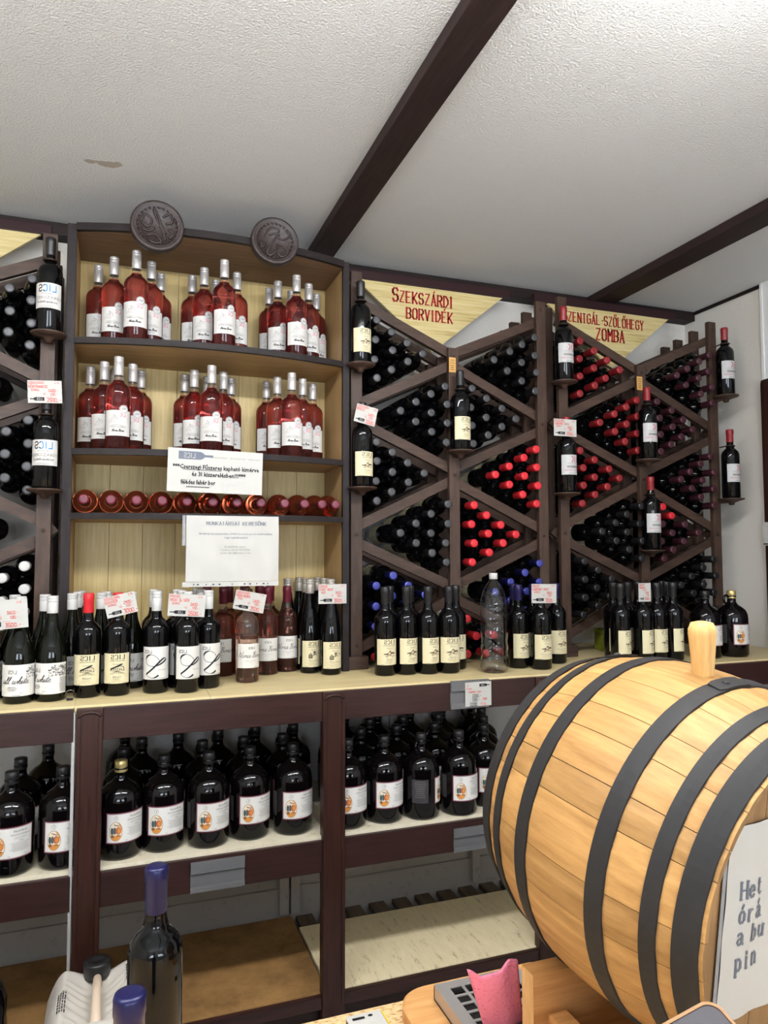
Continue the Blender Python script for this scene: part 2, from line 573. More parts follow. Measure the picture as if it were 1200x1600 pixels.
CURS = {
    'a': ([[(.9, .9), (.5, 1), (.1, .6), (.15, .1), (.5, .05), (.85, .6), (.95, 1), (.85, .2), (1.05, 0), (1.3, .3)]], 1.2),
    'o': ([[(.6, 1), (.15, .7), (.1, .2), (.45, 0), (.85, .3), (.85, .8), (.55, 1), (.8, .85), (1.2, .85)]], 1.1),
    'r': ([[(0, .3), (.3, .95), (.35, 1.05), (.5, .85), (.75, .9), (.7, .3), (.85, .02), (1.15, .3)]], 1.0),
    'l': ([[(0, .3), (.5, 1.3), (.6, 2.1), (.4, 2.2), (.3, 1.5), (.25, .4), (.4, 0), (.75, .3)]], .75),
    'w': ([[(0, .9), (.15, .95), (.1, .2), (.35, 0), (.65, .4), (.75, .9), (.7, .2), (.95, 0), (1.25, .5), (1.3, .95), (1.5, .8)]], 1.5),
    'h': ([[(0, .3), (.5, 1.4), (.55, 2.1), (.35, 2.1), (.2, .8), (.15, 0), (.25, .5), (.55, .95), (.75, .85), (.7, .25), (.85, 0), (1.15, .3)]], 1.05),
    'i': ([[(0, .3), (.25, .95), (.2, .2), (.4, 0), (.65, .3)], [(.3, 1.35), (.33, 1.45)]], .6),
    't': ([[(0, .3), (.35, 1.3), (.4, 1.7), (.25, .5), (.35, .05), (.7, .3)], [(0, 1.15), (.75, 1.25)]], .65),
    'e': ([[(.1, .4), (.55, .55), (.65, .85), (.4, 1), (.12, .6), (.2, .1), (.5, 0), (.95, .35)]], .9),
    'N': ([[(0, 0), (.3, 1.0), (.55, 2.1), (.6, 2.2), (.9, 1.0), (1.2, 0), (1.5, 1.2), (1.75, 2.3), (2.0, 2.4)]], 1.8),
    'B': ([[(.4, 0), (.6, 1.1), (.75, 2.1), (.3, 1.9), (.5, 2.3), (1.2, 2.3), (1.3, 1.7), (.75, 1.2), (1.3, 1.0), (1.25, .3), (.7, 0), (.1, .2)]], 1.5),
    '-': ([[(.1, .55), (.5, .6)]], .6), '.': ([[(.1, 0), (.14, .05)]], .4), ' ': ([], .8)}


def script_text(t, x, y, h, wd=0.09, slant=0.3, align=0.0):
    P, cx = [], 0.0
    for ch in t:
        pls, a = CURS[ch]
        for pl in pls:
            q = smooth2([(cx + px + slant * py, py) for px, py in pl], 3)
            P += ribbon(q, lambda ux, uy: wd * (0.6 + 0.8 * abs(uy)))
        cx += a
    return place(P, x, y, h, 1.0, False, align, cx)


_tc = {}


def type_text(t, x, y, h, sx=1.0, align=0.5, bold=0.0, shear=0.0, mirror=False):
    """Blender's built-in typeface as flat polygons; h = capital height"""
    key = (t, bold, shear)
    if key not in _tc:
        cu = bpy.data.curves.new('text', 'FONT')
        cu.body = t
        cu.size = 1.0
        cu.resolution_u = 1
        cu.offset = bold
        cu.shear = shear
        ob = bpy.data.objects.new('text', cu)
        me = bpy.data.meshes.new_from_object(ob)
        _tc[key] = [[me.vertices[i].co[:2] for i in p.vertices] for p in me.polygons]
        bpy.data.objects.remove(ob)
        bpy.data.curves.remove(cu)
        bpy.data.meshes.remove(me)
    P = _tc[key]
    if not P:
        return []
    w0 = max(a for p in P for a, b in p)
    return place(P, x, y, h / 0.73, sx, mirror, align, w0)


def strips(P, w=0.004):
    """cut convex polygons into narrow upright strips so they can follow a curve"""
    out = []
    for p in P:
        a0, a1 = min(q[0] for q in p), max(q[0] for q in p)
        n_ = int(math.ceil((a1 - a0) / w - 1e-9))
        if n_ <= 1:
            out.append(p)
            continue
        for k in range(n_):
            lo, hi = a0 + (a1 - a0) * k / n_, a0 + (a1 - a0) * (k + 1) / n_
            q = list(p)
            for sgn, lim in ((1, lo), (-1, hi)):
                r = []
                for i in range(len(q)):
                    A, B = q[i - 1], q[i]
                    ia, ib = sgn * (A[0] - lim) >= -1e-12, sgn * (B[0] - lim) >= -1e-12
                    if ia != ib:
                        t = (lim - A[0]) / (B[0] - A[0])
                        r.append((lim, A[1] + (B[1] - A[1]) * t))
                    if ib:
                        r.append(tuple(B))
                q = r
                if len(q) < 3:
                    break
            if len(q) >= 3:
                out.append(q)
    return out


def rect(x0, x1, y0, y1):
    return [[(x0, y0), (x1, y0), (x1, y1), (x0, y1)]]


def ellipse(cx, cy, rx, ry, n=20, rings=1):
    return [[(cx + rx * math.cos(2 * PI * i / n), cy + ry * math.sin(2 * PI * i / n)) for i in range(n)]]


def ring2(cx, cy, rx, ry, wd, n=24):
    return ribbon([(cx + rx * math.cos(2 * PI * i / n), cy + ry * math.sin(2 * PI * i / n)) for i in range(n + 1)], wd)


def bottle_icon(x, y, l, h, flip=False):
    """silhouette of a lying bottle, neck to the right unless flipped; length l, height h"""
    pts = [(0, 0), (.62, 0), (.70, .12), (.76, .36), (1, .36), (1, .64), (.76, .64), (.70, .88), (.62, 1), (0, 1)]
    if flip:
        pts = [(1 - a, b) for a, b in pts][::-1]
    return [[(x + a * l, y + b * h) for a, b in pts]]


# ------------------------------------------------------------------ bottles
def prof_bord(h=0.300, r=0.0375):
    return [(0, .004), (r * .55, .003), (r * .9, 0), (r, .006), (r, h * .60), (r * .985, h * .635), (r * .90, h * .67), (r * .70, h * .70),
            (r * .50, h * .722), (.0165, h * .745), (.0145, h * .78), (.0135, h * .97), (0, h * .972)]


def prof_burg(h=0.295, r=0.041):
    return [(0, .004), (r * .55, .003), (r * .92, 0), (r, .006), (r, h * .40), (r * .97, h * .47), (r * .86, h * .55), (r * .66, h * .635),
            (r * .49, h * .71), (.0165, h * .79), (.0140, h * .86), (.0135, h * .97), (0, h * .972)]


def prof_flute(h=0.325, r=0.0355):
    return [(0, .004), (r * .55, .003), (r * .92, 0), (r, .006), (r, h * .42), (r * .96, h * .50), (r * .82, h * .60), (r * .62, h * .70),
            (r * .47, h * .78), (.0145, h * .86), (.0135, h * .97), (0, h * .972)]


def cap_mesh(name, m_, h, l, r=0.0152, rings=0, top=True):
    z0 = h - l
    pr = [(r * .93, z0), (r * .985, z0 + .002)]
    if rings == 0:      # shrunk capsule with a step below the lip
        pr += [(r * .97, h - .022), (r * 1.03, h - .020), (r * 1.03, h - .004), (r * .95, h - .0006), (r * .6, h), (0, h - .0004)]
    else:               # screw cap with knurled bands
        pr += [(r, h - .020), (r * .95, h - .019), (r * .95, h - .0175), (r, h - .0165), (r, h - .012), (r * .96, h - .011), (r * .96, h - .0095),
               (r * 1.0, h - .0085), (r * 1.0, h - .0025), (r * .93, h), (0, h - .0002)]
    face = {'cap_grey': ('cap_black', 'cap_grey'), 'cap_blue': ('cap_blue', 'cap_blue_face')}.get(m_)
    if face and h < .301:
        return MB().lathe(pr, 20, mis=[1 if q[1] > h - .003 else 0 for q in pr[:-1]]).mesh(name, list(face))
    return MB().lathe(pr, 20).mesh(name, m_)


def label_mesh(name, r, z0, z1, half, paper, els, step=0.0006, rim=None):
    """paper wrapped on a cylinder of radius r facing -Y; els = [(polygons in metres from the label's bottom centre, material)]"""
    mb = MB()
    mats = [paper]

    def on(d):
        return lambda a, b: ((r + d) * math.sin(a / r), -(r + d) * math.cos(a / r), z0 + b)
    n = 18
    for i in range(n):
        a0, a1 = -half + 2 * half * i / n, -half + 2 * half * (i + 1) / n
        mb.add([on(.0004)(a0 * r, 0), on(.0004)(a1 * r, 0), on(.0004)(a1 * r, z1 - z0), on(.0004)(a0 * r, z1 - z0)], [(0, 1, 2, 3)], 0, True)
    for k, (P, m_) in enumerate(els):
        if m_ not in mats:
            mats.append(m_)
        mb.polys(strips(P), on(.0008 + step * .4 * k), mats.index(m_))
    return mb.mesh(name, mats)


def lines(n, y, dy, wmax, h=0.0011, x=0.0, m_='ink_grey', align=0.5):
    """rows of tiny print too small to read, as broken dashes"""
    P = []
    for k in range(n):
        wl = wmax * random.uniform(.6, 1.0)
        a = x - wl * align
        e = a + wl
        while a < e:
            d = random.uniform(.002, .006)
            P += rect(a, min(a + d, e), y - k * dy, y - k * dy + h)
            a += d + .0012
    return (P, m_)


def lics(x, y, h, align=0.5, serif=True, m1='ink', split=None):
    """the maker's mark: the name set mirror-wise"""
    if serif:
        return [(stroke_text('LICS', x, y, h, sx=.85, align=align, mirror=True, serif=True), m1)]
    P = stroke_text('LICS', x, y, h, wd=1.0, sx=.8, align=align, mirror=True)
    if not split:
        return [(P, m1)]
    cut = x - h * .42
    A = [p for p in P if sum(a for a, b in p) / len(p) > cut]
    B = [p for p in P if p not in A]
    return [(A, m1), (B, split)]


def sketch(kind, x, y, s):
    """small line drawing on the cream labels"""
    rs = random.Random(kind)
    P = []
    if kind == 'cellar':
        P += ribbon([(-1, .1), (-.4, .45), (.5, .75), (.95, .5), (1, 0)], .07)
        P += ribbon([(-.9, .3), (.55, .95)], .20) + ribbon([(-.2, .62), (.7, .98)], .16)
        P += ribbon([(-1, .05), (-.2, .0), (.5, .1), (1, 0)], .05)
        for k in range(5):
            P += ribbon([(-.45 + .25 * k, .18), (-.45 + .25 * k, .36)], .10)
        for k in range(6):
            P += ribbon([(-.1 + .05 * k, -.05), (-1.0 + .42 * k, -.5)], .045)
    elif kind == 'grape':
        P += ribbon([(-.9, -.45), (-.9, .05), (-.6, .4), (-.3, .05), (-.3, -.45), (-.9, -.45)], .08)
        for k in range(5):
            P += ribbon([(-.85, -.4 + .12 * k), (-.35, -.35 + .12 * k)], .05)
        for k in range(26):
            a, b = rs.uniform(-.2, 1.0), rs.uniform(.05, .8)
            P += ribbon([(a, b), (a + rs.uniform(-.15, .15), b + rs.uniform(-.12, .12))], .09)
    else:
        P += ribbon([(-1.0, .0), (-.3, .12), (.1, .45), (.5, .15), (1, .2)], .07)
        P += ribbon([(.3, .1), (.65, .22), (1, .12)], .2) + ribbon([(-.9, -.02), (-.25, .05)], .12)
        P += ribbon([(-.1, .3), (.1, .62), (.35, .3)], .06)
        for k in range(16):
            a, b = rs.uniform(-.85, .5), rs.uniform(-.55, -.05)
            P += ribbon([(a, b), (a + .2, b + .05)], .045)
        for k in range(5):
            P += ribbon([(.5 + .1 * k, -.5 + .05 * k), (.62 + .09 * k, -.36 + .05 * k)], .04)
    return place(P, x, y, s)


def cream_label(variety, place_name, kind, r=0.0375, z0=0.037, z1=0.124, name='label'):
    H = z1 - z0
    els = lics(.004, H - .0165, .0125)
    els += [lines(1, H - .0215, 0, .042, m_='ink', x=.004), (rect(-.02, .028, H - .0228, H - .0225), 'ink')]
    els += [(type_text(place_name, .004, H - .033, .0052, .9, shear=.25), 'ink_grey')]
    els += [(sketch(kind, .003, H - .050, .019), 'ink')]
    if kind == 'vine':
        els += [(rect(.0025, .0055, H - .052, H - .049), 'ink_red')]
    els += [(type_text(variety, .003, H - .070, .0064 if len(variety) < 11 else .0048, .9, shear=.2), 'ink_grey')]
    els += [lines(1, H - .0735, 0, .02, m_='ink_pale'), lines(4, .0125, .0026, .034, .0008, m_='ink_pale'), lines(1, .0015, 0, .016, .0012, x=-.02, m_='ink_grey'),
            lines(1, .0015, 0, .014, .0012, x=.024, m_='ink_grey')]
    return label_mesh(name, r, z0, z1, 1.12, 'cream', els)


LM = {}
LM['merlot'] = cream_label('Merlot', 'Pákozdi', 'vine')
LM['cabernet'] = cream_label('Cabernet Sauvignon', 'Pákozdi', 'vine')
LM['tramini'] = cream_label('Tramini', 'Pákozdi', 'vine')
LM['bikaver'] = cream_label('Bikavér', 'Szekszárdi', 'cellar')
LM['pinot'] = cream_label('Pinot Noir', 'Pákozdi', 'grape', r=.0355, z0=.022, z1=.112)
# rosé with a doe sketch and silver seal
els = lics(.010, .062, .0100, serif=False, m1='magenta', split='silver_print')
deer = place(ribbon([(0, 0), (.2, .5), (0, .9), (.35, .8), (.6, .5), (.5, 0)], .07) + ribbon([(.2, .5), (-.25, .6), (-.6, .35), (-.65, -.1)], .06)
             + ribbon([(0, .9), (-.2, 1.15), (-.1, .8)], .06) + ribbon([(-.3, .55), (-.2, 0)], .05), -.010, .050, .016)
els += [(deer, 'ink_grey'), lines(2, .047, .004, .03, .0008, x=-.018), (type_text('SZEKSZÁRDI', 0, .0265, .0056, 1.15), 'ink_grey'), lines(1, .034, 0, .05, .0010),
        (script_text('Nora-Bora', 0, .0135, .0034, .3, align=.5), 'ink'), lines(2, .008, .003, .030, .0007)]
LM['rose'] = label_mesh('label', .039, .042, .124, 1.15, 'label_tan', els)
els = lics(.004, .060, .0068, serif=True) + [(script_text('Nora-Bora', 0, .033, .0078, .12, align=.5), 'ink'), (type_text('CABERNET SAUVIGNON', 0, .0215, .0023, 1.1), 'ink_grey'),
                                             (type_text('ROSÉ', 0, .0165, .0023, 1.1), 'ink_grey'), lines(1, .003, 0, .02, .0012, x=.02)]
LM['nora'] = label_mesh('label', .0375, .048, .125, 1.2, 'label_white', els)
# white cuvée
squig = []
rs = random.Random(5)
for k in range(90):
    a, b = rs.uniform(.024, .075), rs.uniform(.050, .078)
    squig += ribbon(smooth2([(a, b), (a + rs.uniform(-.003, .003), b + .002), (a + rs.uniform(-.004, .004), b + rs.uniform(-.002, .004))], 2), .0009)
for k in range(14):
    squig += rect(.052 + rs.uniform(0, .006), .078, .044 - .003 * k, .0448 - .003 * k)
els = lics(-.012, .062, .0085, serif=False) + [(script_text('all white.', -.006, .034, .0088, .13, .45, align=.5), 'ink'), lines(3, .024, .0042, .026, .0014, x=-.012, m_='ink'),
                                               lines(1, .008, 0, .012, .0012, x=.012), lines(1, .002, 0, .03, .0012, x=.0, m_='ink'), (squig, 'ink')]
LM['white'] = label_mesh('label', .041, .022, .108, 1.9, 'label_white', els)
# the big swash L
Lp = [(640, 838), (628, 800), (600, 768), (560, 750), (522, 765), (508, 800), (520, 845), (560, 866), (610, 862), (660, 838), (698, 806), (694, 788), (668, 796), (628, 832), (585, 880),
      (545, 918), (515, 945), (525, 965), (560, 982), (595, 980), (625, 960)]
sw = [((a - 605) / 250 * .078, (1000 - b) / 320 * .094) for a, b in Lp]
sw = smooth2(sw, 5)
P1 = ribbon(sw, lambda ux, uy: .0011 + .0036 * max(0, ux * uy) * 2)
P2 = ribbon(sw, lambda ux, uy: .003 + .0036 * max(0, ux * uy) * 2)
els = [(P2, 'silver_print'), (P1, 'ink')] + lics(-.024, .078, .0085, serif=False) + [(type_text('IRSAI OLIVÉR', .018, .027, .0026, 1.1), 'ink'), lines(1, .003, 0, .03, .0012, x=.018)]
LM['swash'] = label_mesh('label', .0375, .042, .138, 1.25, 'label_white', els)


def display_label(m1, lines_):
    els = lics(.0, .052, .0200, serif=False, m1=m1, split='silver_print' if m1 != 'ink_blue' else 'ink')
    els += [lines(1, .044, 0, .056, .0016)]
    for t, y, h, m_ in lines_:
        els += [(type_text(t, 0, y, h, 1.25), m_) if t else lines(1, y, 0, .05, h, m_=m_)]
    els += [lines(2, .006, .003, .05, .0010)]
    return label_mesh('label', .0375, .070, .149, 1.25, 'label_tan' if m1 == 'ink_blue' else 'paper_grey', els)


LM['kek'] = display_label('ink_blue', [('SZEKSZÁRDI', .0280, .0090, 'ink_grey'), ('kékfrankos', .0150, .0080, 'ink')])
LM['cuvee'] = display_label('ink_crimson', [(None, .0270, .0085, 'ink_grey'), ('CABERNET SAUVIGNON', .0155, .0042, 'ink_crimson')])
# band seen on the sides of lying bottles
LM['lying'] = label_mesh('label', .0375, .045, .130, 2.9, 'cream', [lines(5, .06, .009, .19, .002), (rect(-.1, .1, .004, .006), 'ink_grey')])


def jug_label():
    els = [(rect(-.057, .057, .003, .081), 'label_white')]
    e = [(ribbon([(-.056, .004), (.056, .004), (.056, .080), (-.056, .080), (-.056, .004)], .0006), 'burgundy_print')]
    cx, cy = -.032, .034
    pic = [(ellipse(cx, cy, .0178, .0265), 'pic_brown'), (ellipse(cx, cy, .0168, .0255), 'pic_sand')]
    pic += [([[(cx + .0165 * math.cos(a), cy + .025 * math.sin(a)) for a in [PI + .45 + (PI - .9) * i / 10 for i in range(11)]]], 'pic_orange')]
    pic += [([[(cx + .0165 * math.cos(a), cy + .025 * math.sin(a)) for a in [.1 + 1.2 * i / 8 for i in range(9)]] ], 'pic_orange')]
    pic += [(ellipse(cx - .0098, cy + .001, .0042, .0098, 12), 'pic_green'), (ellipse(cx - .0030, cy + .002, .0040, .0100, 12), 'ink_slate'), (ellipse(cx - .0022, cy + .002, .0022, .0080, 12), 'pic_green'),
            (ellipse(cx + .0070, cy + .002, .0080, .0100, 14), 'pic_red'), (ellipse(cx + .0085, cy + .002, .0056, .0084, 14), 'pic_orange'), (ring2(cx + .0085, cy + .002, .0040, .0066, .0007, 14), 'pic_red'),
            (rect(cx - .012, cx - .005, cy - .016, cy - .009), 'pic_brown'), (rect(cx + .002, cx + .011, cy - .0125, cy - .0095), 'pic_brown'),
            (ribbon([(cx - .004, cy + .019), (cx + .008, cy + .015)], .003), 'ink_grey')]
    e += pic
    e += [(ring2(cx, .0705, .0055, .0055, .0005), 'ink'), (script_text('l', cx, .0685, .0022, .2, align=.5), 'ink')]
    x = .022
    e += [(type_text('Etyek-Buda', x, .0700, .0052, 1.05), 'ink'), (type_text('Cabernet Sauvignon', x, .0610, .0046, .98), 'ink'), lines(2, .0555, .003, .04, .0008, x=x),
          (type_text('2022', x + .002, .0455, .0036, 1.2, shear=.3), 'ink'), lines(7, .041, .0034, .052, .0009, x=x), (type_text('2 L', -.004, .0075, .0036), 'ink'), (type_text('12 % vol', .038, .0085, .0030), 'ink')]
    return label_mesh('label', .0605, .048, .132, 1.0, 'burgundy_print', els + e, step=.0003)


LM['jug'] = jug_label()
LM['jug_back'] = label_mesh('back_label', .0605, .055, .128, .45, 'label_dim', [lines(9, .066, .006, .045, .001)])
LM['medal'] = MB().polys(ellipse(.0, 0, .0135, .0135, 20), lambda a, b: (.0409 * math.sin(a / .039), -.0409 * math.cos(a / .039), b), 0) \
    .polys(ring2(0, 0, .0115, .0115, .0012), lambda a, b: (.0413 * math.sin(a / .039), -.0413 * math.cos(a / .039), b), 1) \
    .polys(ribbon(smooth2([(-.006, -.002), (-.002, .004), (.002, -.001), (.007, .005)], 3), .0018), lambda a, b: (.0413 * math.sin(a / .039), -.0413 * math.cos(a / .039), b), 1) \
    .mesh('medal_sticker', ['silver_print', 'ink_grey'])

BODY = {
    'bord': MB().lathe(prof_bord(), 28).mesh('bottle_body', 'black_glass'),
    'tall': MB().lathe(prof_bord(.305), 28).mesh('bottle_body', 'black_glass'),
    'burg': MB().lathe(prof_burg(), 28).mesh('bottle_body', 'green_glass'),
    'flute': MB().lathe(prof_flute(), 28).mesh('bottle_body', 'black_glass')}


def rose_body(m_liq, r, h, level):
    p = prof_bord(h, r)
    p = p[:4] + [(r, level)] + [q for q in p[4:] if q[1] > level] if level < h * .6 else p
    mis = [1 if p[k][1] >= level - 1e-6 else 0 for k in range(len(p) - 1)]
    return MB().lathe(p, 28, mis=mis).mesh('bottle_body', [m_liq, 'rose_neck'])


BODY['rose'] = rose_body('rose', .039, .305, .305 * .745)
BODY['nora'] = rose_body('rose_nora', .0375, .300, .300 * .745)
BODY['nora_low'] = rose_body('rose_light', .0375, .300, .150)
BODY['rose_lying'] = rose_body('rose_deep', .040, .300, .300 * .78)
CAPS = {}


def cap_of(m_, h, l, rings):
    k = (m_, h, l, rings)
    if k not in CAPS:
        CAPS[k] = cap_mesh('capsule', m_, h, l, rings=rings)
    return CAPS[k]


HH = dict(bord=.300, tall=.305, burg=.295, flute=.325, rose=.305, nora=.300, nora_low=.300, rose_lying=.300)


def bottle(kind, loc, capm, label, text, cat='bottle', group=None, rings=0, caplen=.058, turn=0.0, lying=False, medal=None):
    h = HH[kind]
    o = link('wine_bottle', BODY[kind], None, loc, (R(90), 0, 0) if lying else (0, 0, turn))
    if lying and turn:
        o.rotation_euler = (R(90), turn, 0)
    tag(o, text, cat, group)
    if capm:
        link('capsule', cap_of(capm, h, caplen, rings), o)
    if label:
        link('label', LM[label], o)
    if medal:
        link('medal_sticker', LM['medal'], o, (0, 0, medal[1]), (0, 0, medal[0]))
    return o


def jug_mesh():
    r = .0600
    h = .262
    pr = [(0, .006), (r * .6, .004), (r * .9, 0), (r, .010), (r, h * .58), (r * .97, h * .64), (r * .86, h * .70), (r * .66, h * .745), (r * .42, h * .78), (.0205, h * .80),
          (.0165, h * .83), (.0160, h * .90), (.0185, h * .905), (.0185, h * .92), (.0140, h * .925), (.0140, h * .985), (0, h * .985)]
    return MB().lathe(pr, 32).mesh('jug_body', 'jug_glass')


JUG = jug_mesh()
hp = [(-.016, 0, .236), (-.028, 0, .243), (-.038, 0, .238), (-.042, 0, .226), (-.038, 0, .214), (-.028, 0, .208), (-.017, 0, .206)]
JUGH = MB().tube(smooth2(hp, 3), .0048, 8).mesh('handle', 'jug_glass')
jc = [(.0172, .230), (.0178, .232), (.0178, .240), (.0168, .2415), (.0178, .243), (.0178, .2605), (.0165, .262), (0, .262)]
JUGC = {k: MB().lathe(jc, 20).mesh('screw_cap', k) for k in ('cap_black', 'cap_gold')}


def jug(x, y, z, text, capm='cap_black', turn=R(20), label=True, handle=R(-90), group=None):
    o = tag(link('wine_jug', JUG, None, (x, y, z), (0, 0, turn)), text, 'jug', group)
    link('screw_cap', JUGC[capm], o)
    if handle is not None:
        link('handle', JUGH, o, (0, 0, 0), (0, 0, handle))
    if label:
        link('label', LM['jug'], o)
        link('back_label', LM['jug_back'], o, (0, 0, 0), (0, 0, R(-104)))
    return o


# ------------------------------------------------------------------ the room
FLOOR = 0.15
CEIL = 2.80
XR = 2.674
YB = 2.873
struct(link('floor', MB().box(-2.6, XR + .1, -2.7, YB + .1, FLOOR - .1, FLOOR).mesh('floor', 'floor')))
struct(link('ceiling', MB().box(-2.6, XR + .1, -2.7, YB + .1, CEIL, CEIL + .1).mesh('ceiling', 'ceiling')))
struct(link('wall_back', MB().box(-2.6, XR + .1, YB, YB + .1, FLOOR, CEIL).mesh('wall', 'wall')))
struct(link('wall_right', MB().box(XR, XR + .1, -2.7, YB, FLOOR, CEIL).mesh('wall', 'wall')))
struct(link('wall_left', MB().box(-2.7, -2.6, -2.7, YB + .1, FLOOR, CEIL).mesh('wall', 'wall')))
wf = MB()
xs = [-2.6] + [q for wnd in WINDOWS for q in wnd] + [XR]
wf.box(-2.6, XR, -2.7, -2.6, FLOOR, .85).box(-2.6, XR, -2.7, -2.6, 2.35, CEIL)
for a, b in ((xs[0], xs[1]), (xs[2], xs[3]), (xs[4], xs[5])):
    wf.box(a, b, -2.7, -2.6, .85, 2.35)
struct(link('wall_front', wf.mesh('wall', 'wall')))
struct(link('trim_1', MB().box(-2.6, XR - .002, 2.80, YB, 2.755, CEIL, 0, .003).mesh('trim', 'trim')))
struct(link('trim_2', MB().box(.672, .765, -2.6, 2.81, 2.762, CEIL, 0, .004).mesh('beam', 'beam')))
struct(link('trim_3', MB().box(2.035, 2.145, -2.6, 2.81, 2.762, CEIL, 0, .004).mesh('beam', 'beam')))
struct(link('trim_4', MB().box(XR - .008, XR, -2.6, 2.80, 2.785, CEIL).mesh('trim', 'trim')))
struct(link('trim_5', MB().box(XR - .012, XR, 1.2, 2.394, FLOOR, CEIL).box(XR - .016, XR, 2.388, 2.40, FLOOR, CEIL).mesh('trim', 'grey_lamp')))
for tx, ty in TUBES:
    fx = MB().box(tx - .62, tx + .62, ty - .022, ty + .022, 2.690, CEIL, 0, .004)
    hs_ = struct(link('trim_6', fx.mesh('lamp_housing', 'grey_lamp')))
    for dy in (-.045, .045):
        link('tube', MB().lathe([(0, -.6), (.013, -.6), (.013, .6), (0, .6)], 16, c=(tx, ty + dy, 2.690), x=(0, 1, 0), y=(0, 0, 1), z=(1, 0, 0)).mesh('tube', 'tube_glow'), hs_)
# dark door leaf at the right wall
dr = link('door_1', MB().box(XR - .066, XR - .02, 1.45, 2.372, FLOOR, 2.355, 0, .02).mesh('door', 'mahog_v'))
struct(dr)
link('panel', MB().box(XR - .074, XR - .060, 1.55, 2.27, .35, 1.25, 0, .006).box(XR - .074, XR - .060, 1.55, 2.27, 1.35, 2.2, 0, .006).mesh('panel', 'mahog_v'), dr)

# paper note on the door edge
nt = MB().box(-.001, .0, -.045, .045, 0, .10)
pl = [q for k in range(5) for q in lines(1, .080 - .014 * k, 0, .052, .0042)[0]]
nt.polys(pl, lambda a, b: (-.0014, -a, b), 1)
nt.polys(rect(-.045, .045, .004, .009), lambda a, b: (-.0014, -a, b), 2)
nt.polys(rect(.01, .02, .004, .009), lambda a, b: (-.0016, -a, b), 3)
tag(link('paper_note', nt.mesh('paper_note', ['paper', 'ink_grey', 'ink', 'ink_red']), None, (XR - .0662, 2.395, 1.632)), 'small white handwritten note stuck to the dark door edge', 'note')
bpy.data.objects['paper_note'].location = (XR - .068, 2.327, 1.632)


# ------------------------------------------------------------------ counter unit with shelves below
CZ = 1.186
X0, X1 = -1.3, 2.66
su = root('shelf_counter', (0.6, 2.4, FLOOR), 'long mahogany shelf counter with cream worktop along the back wall', 'counter')
for a, b in ((X0, -.112), (-.1115, .2525), (.2535, 1.45), (1.4505, X1)):
    part('worktop_board', MB().box(a, b, 2.172, 2.86, CZ - .022, CZ, 0, .0015), 'worktop', su)
PX = [(-.105, -.037), (.585, .656), (1.33, 1.40), (2.05, 2.12)]
bays = [(X0, -.112), (-.037, .585), (.656, 1.33), (1.40, 2.05), (2.12, X1)]
for a, b in bays:
    part('top_rail', MB().box(a, b, 2.158, 2.180, 1.092, CZ - .006, 0, .002), 'mahog', su)
    part('mid_rail', MB().box(a, b, 2.158, 2.180, .645, .738, 0, .002), 'mahog', su)
    part('base_rail', MB().box(a, b, 2.158, 2.180, .248, .284, 0, .002), 'mahog', su)
    part('mid_shelf', MB().box(a - .02, b + .02, 2.170, 2.70, .732, .748, 0, .001), 'shelfboard', su)
    part('plinth', MB().box(a, b, 2.19, 2.21, FLOOR, .25), 'mahog', su)
for a, b in PX:
    pm = MB().box(a, b, 2.152, 2.185, FLOOR, CZ - .006, 0, .003)
    # raised frame round a sunk centre, round-headed at the top
    pm.box(a + .002, a + .012, 2.148, 2.156, .26, CZ - .030, 0, .002)
    pm.box(b - .012, b - .002, 2.148, 2.156, .26, CZ - .030, 0, .002)
    c = (a + b) / 2
    arc = [(c + (b - a) / 2 * .82 * math.cos(t), 2.151, CZ - .030 + .014 * math.sin(t)) for t in [PI * i / 10 for i in range(11)]]
    pm.tube(arc, .0045, 6)
    part('post', pm, 'mahog_v', su)
for xx in (-.116, ):
    part('white_strip', MB().box(xx, xx + .008, 2.16, 2.19, FLOOR, 1.17), 'panel_white', su)
part('deck', MB().box(X0, .606, 2.175, 2.66, .270, .288, 0, .002), 'deck_brown', su)
part('deck', MB().box(.614, X1, 2.175, 2.57, .272, .288, 0, .002), 'deck_white', su)
k = 0
x = .63
while x < 2.0:
    part('slat', MB().box(x, x + .06, 2.50, 2.69, .252, .270), 'slat_dark', su)
    x += .094
for a, b in ((X0, .60), (.602, 1.36), (1.362, X1)):
    part('back_panel', MB().box(a, b, 2.70, 2.715, FLOOR, CZ - .022), 'panel_white', su)
    part('back_board', MB().box(a, b, 2.688, 2.70, FLOOR, .375, 0, .002), 'panel_white', su)
for xx in (.565, .607, 1.345):
    part('back_batten', MB().box(xx, xx + .034, 2.668, 2.70, .288, 1.16, 0, .002), 'panel_white', su)
for xx in (.30, 1.0, 1.6):
    part('shelf_bracket', MB().box(xx, xx + .03, 2.685, 2.70, .75, 1.16, 0, .002), 'panel_white', su)


def holder(cx, cz, wd, h):
    hm = MB().box(cx - wd / 2, cx + wd / 2, 2.1555, 2.1572, cz - h / 2, cz + h / 2)
    hm.box(cx - wd / 2, cx + wd / 2, 2.1495, 2.1510, cz - h / 2, cz - h * .32)
    hm.box(cx - wd / 2, cx + wd / 2, 2.1495, 2.1572, cz - h / 2 - .002, cz - h / 2)
    hm.box(cx - wd / 2, cx + wd / 2, 2.1490, 2.1555, cz + h * .12, cz + h / 2, 0, .001)
    return part('ticket_holder', hm, 'holder', su, 'clear plastic ticket holder')


holder(1.081, 1.143, .138, .088)
holder(.277, .689, .152, .081)
holder(1.088, .682, .137, .071)


# ------------------------------------------------------------------ arched display cabinet
def bow(x, amp=.085, y0=2.47):
    u = (x - .294) / .47
    return y0 - amp * max(0.0, 1 - u * u)


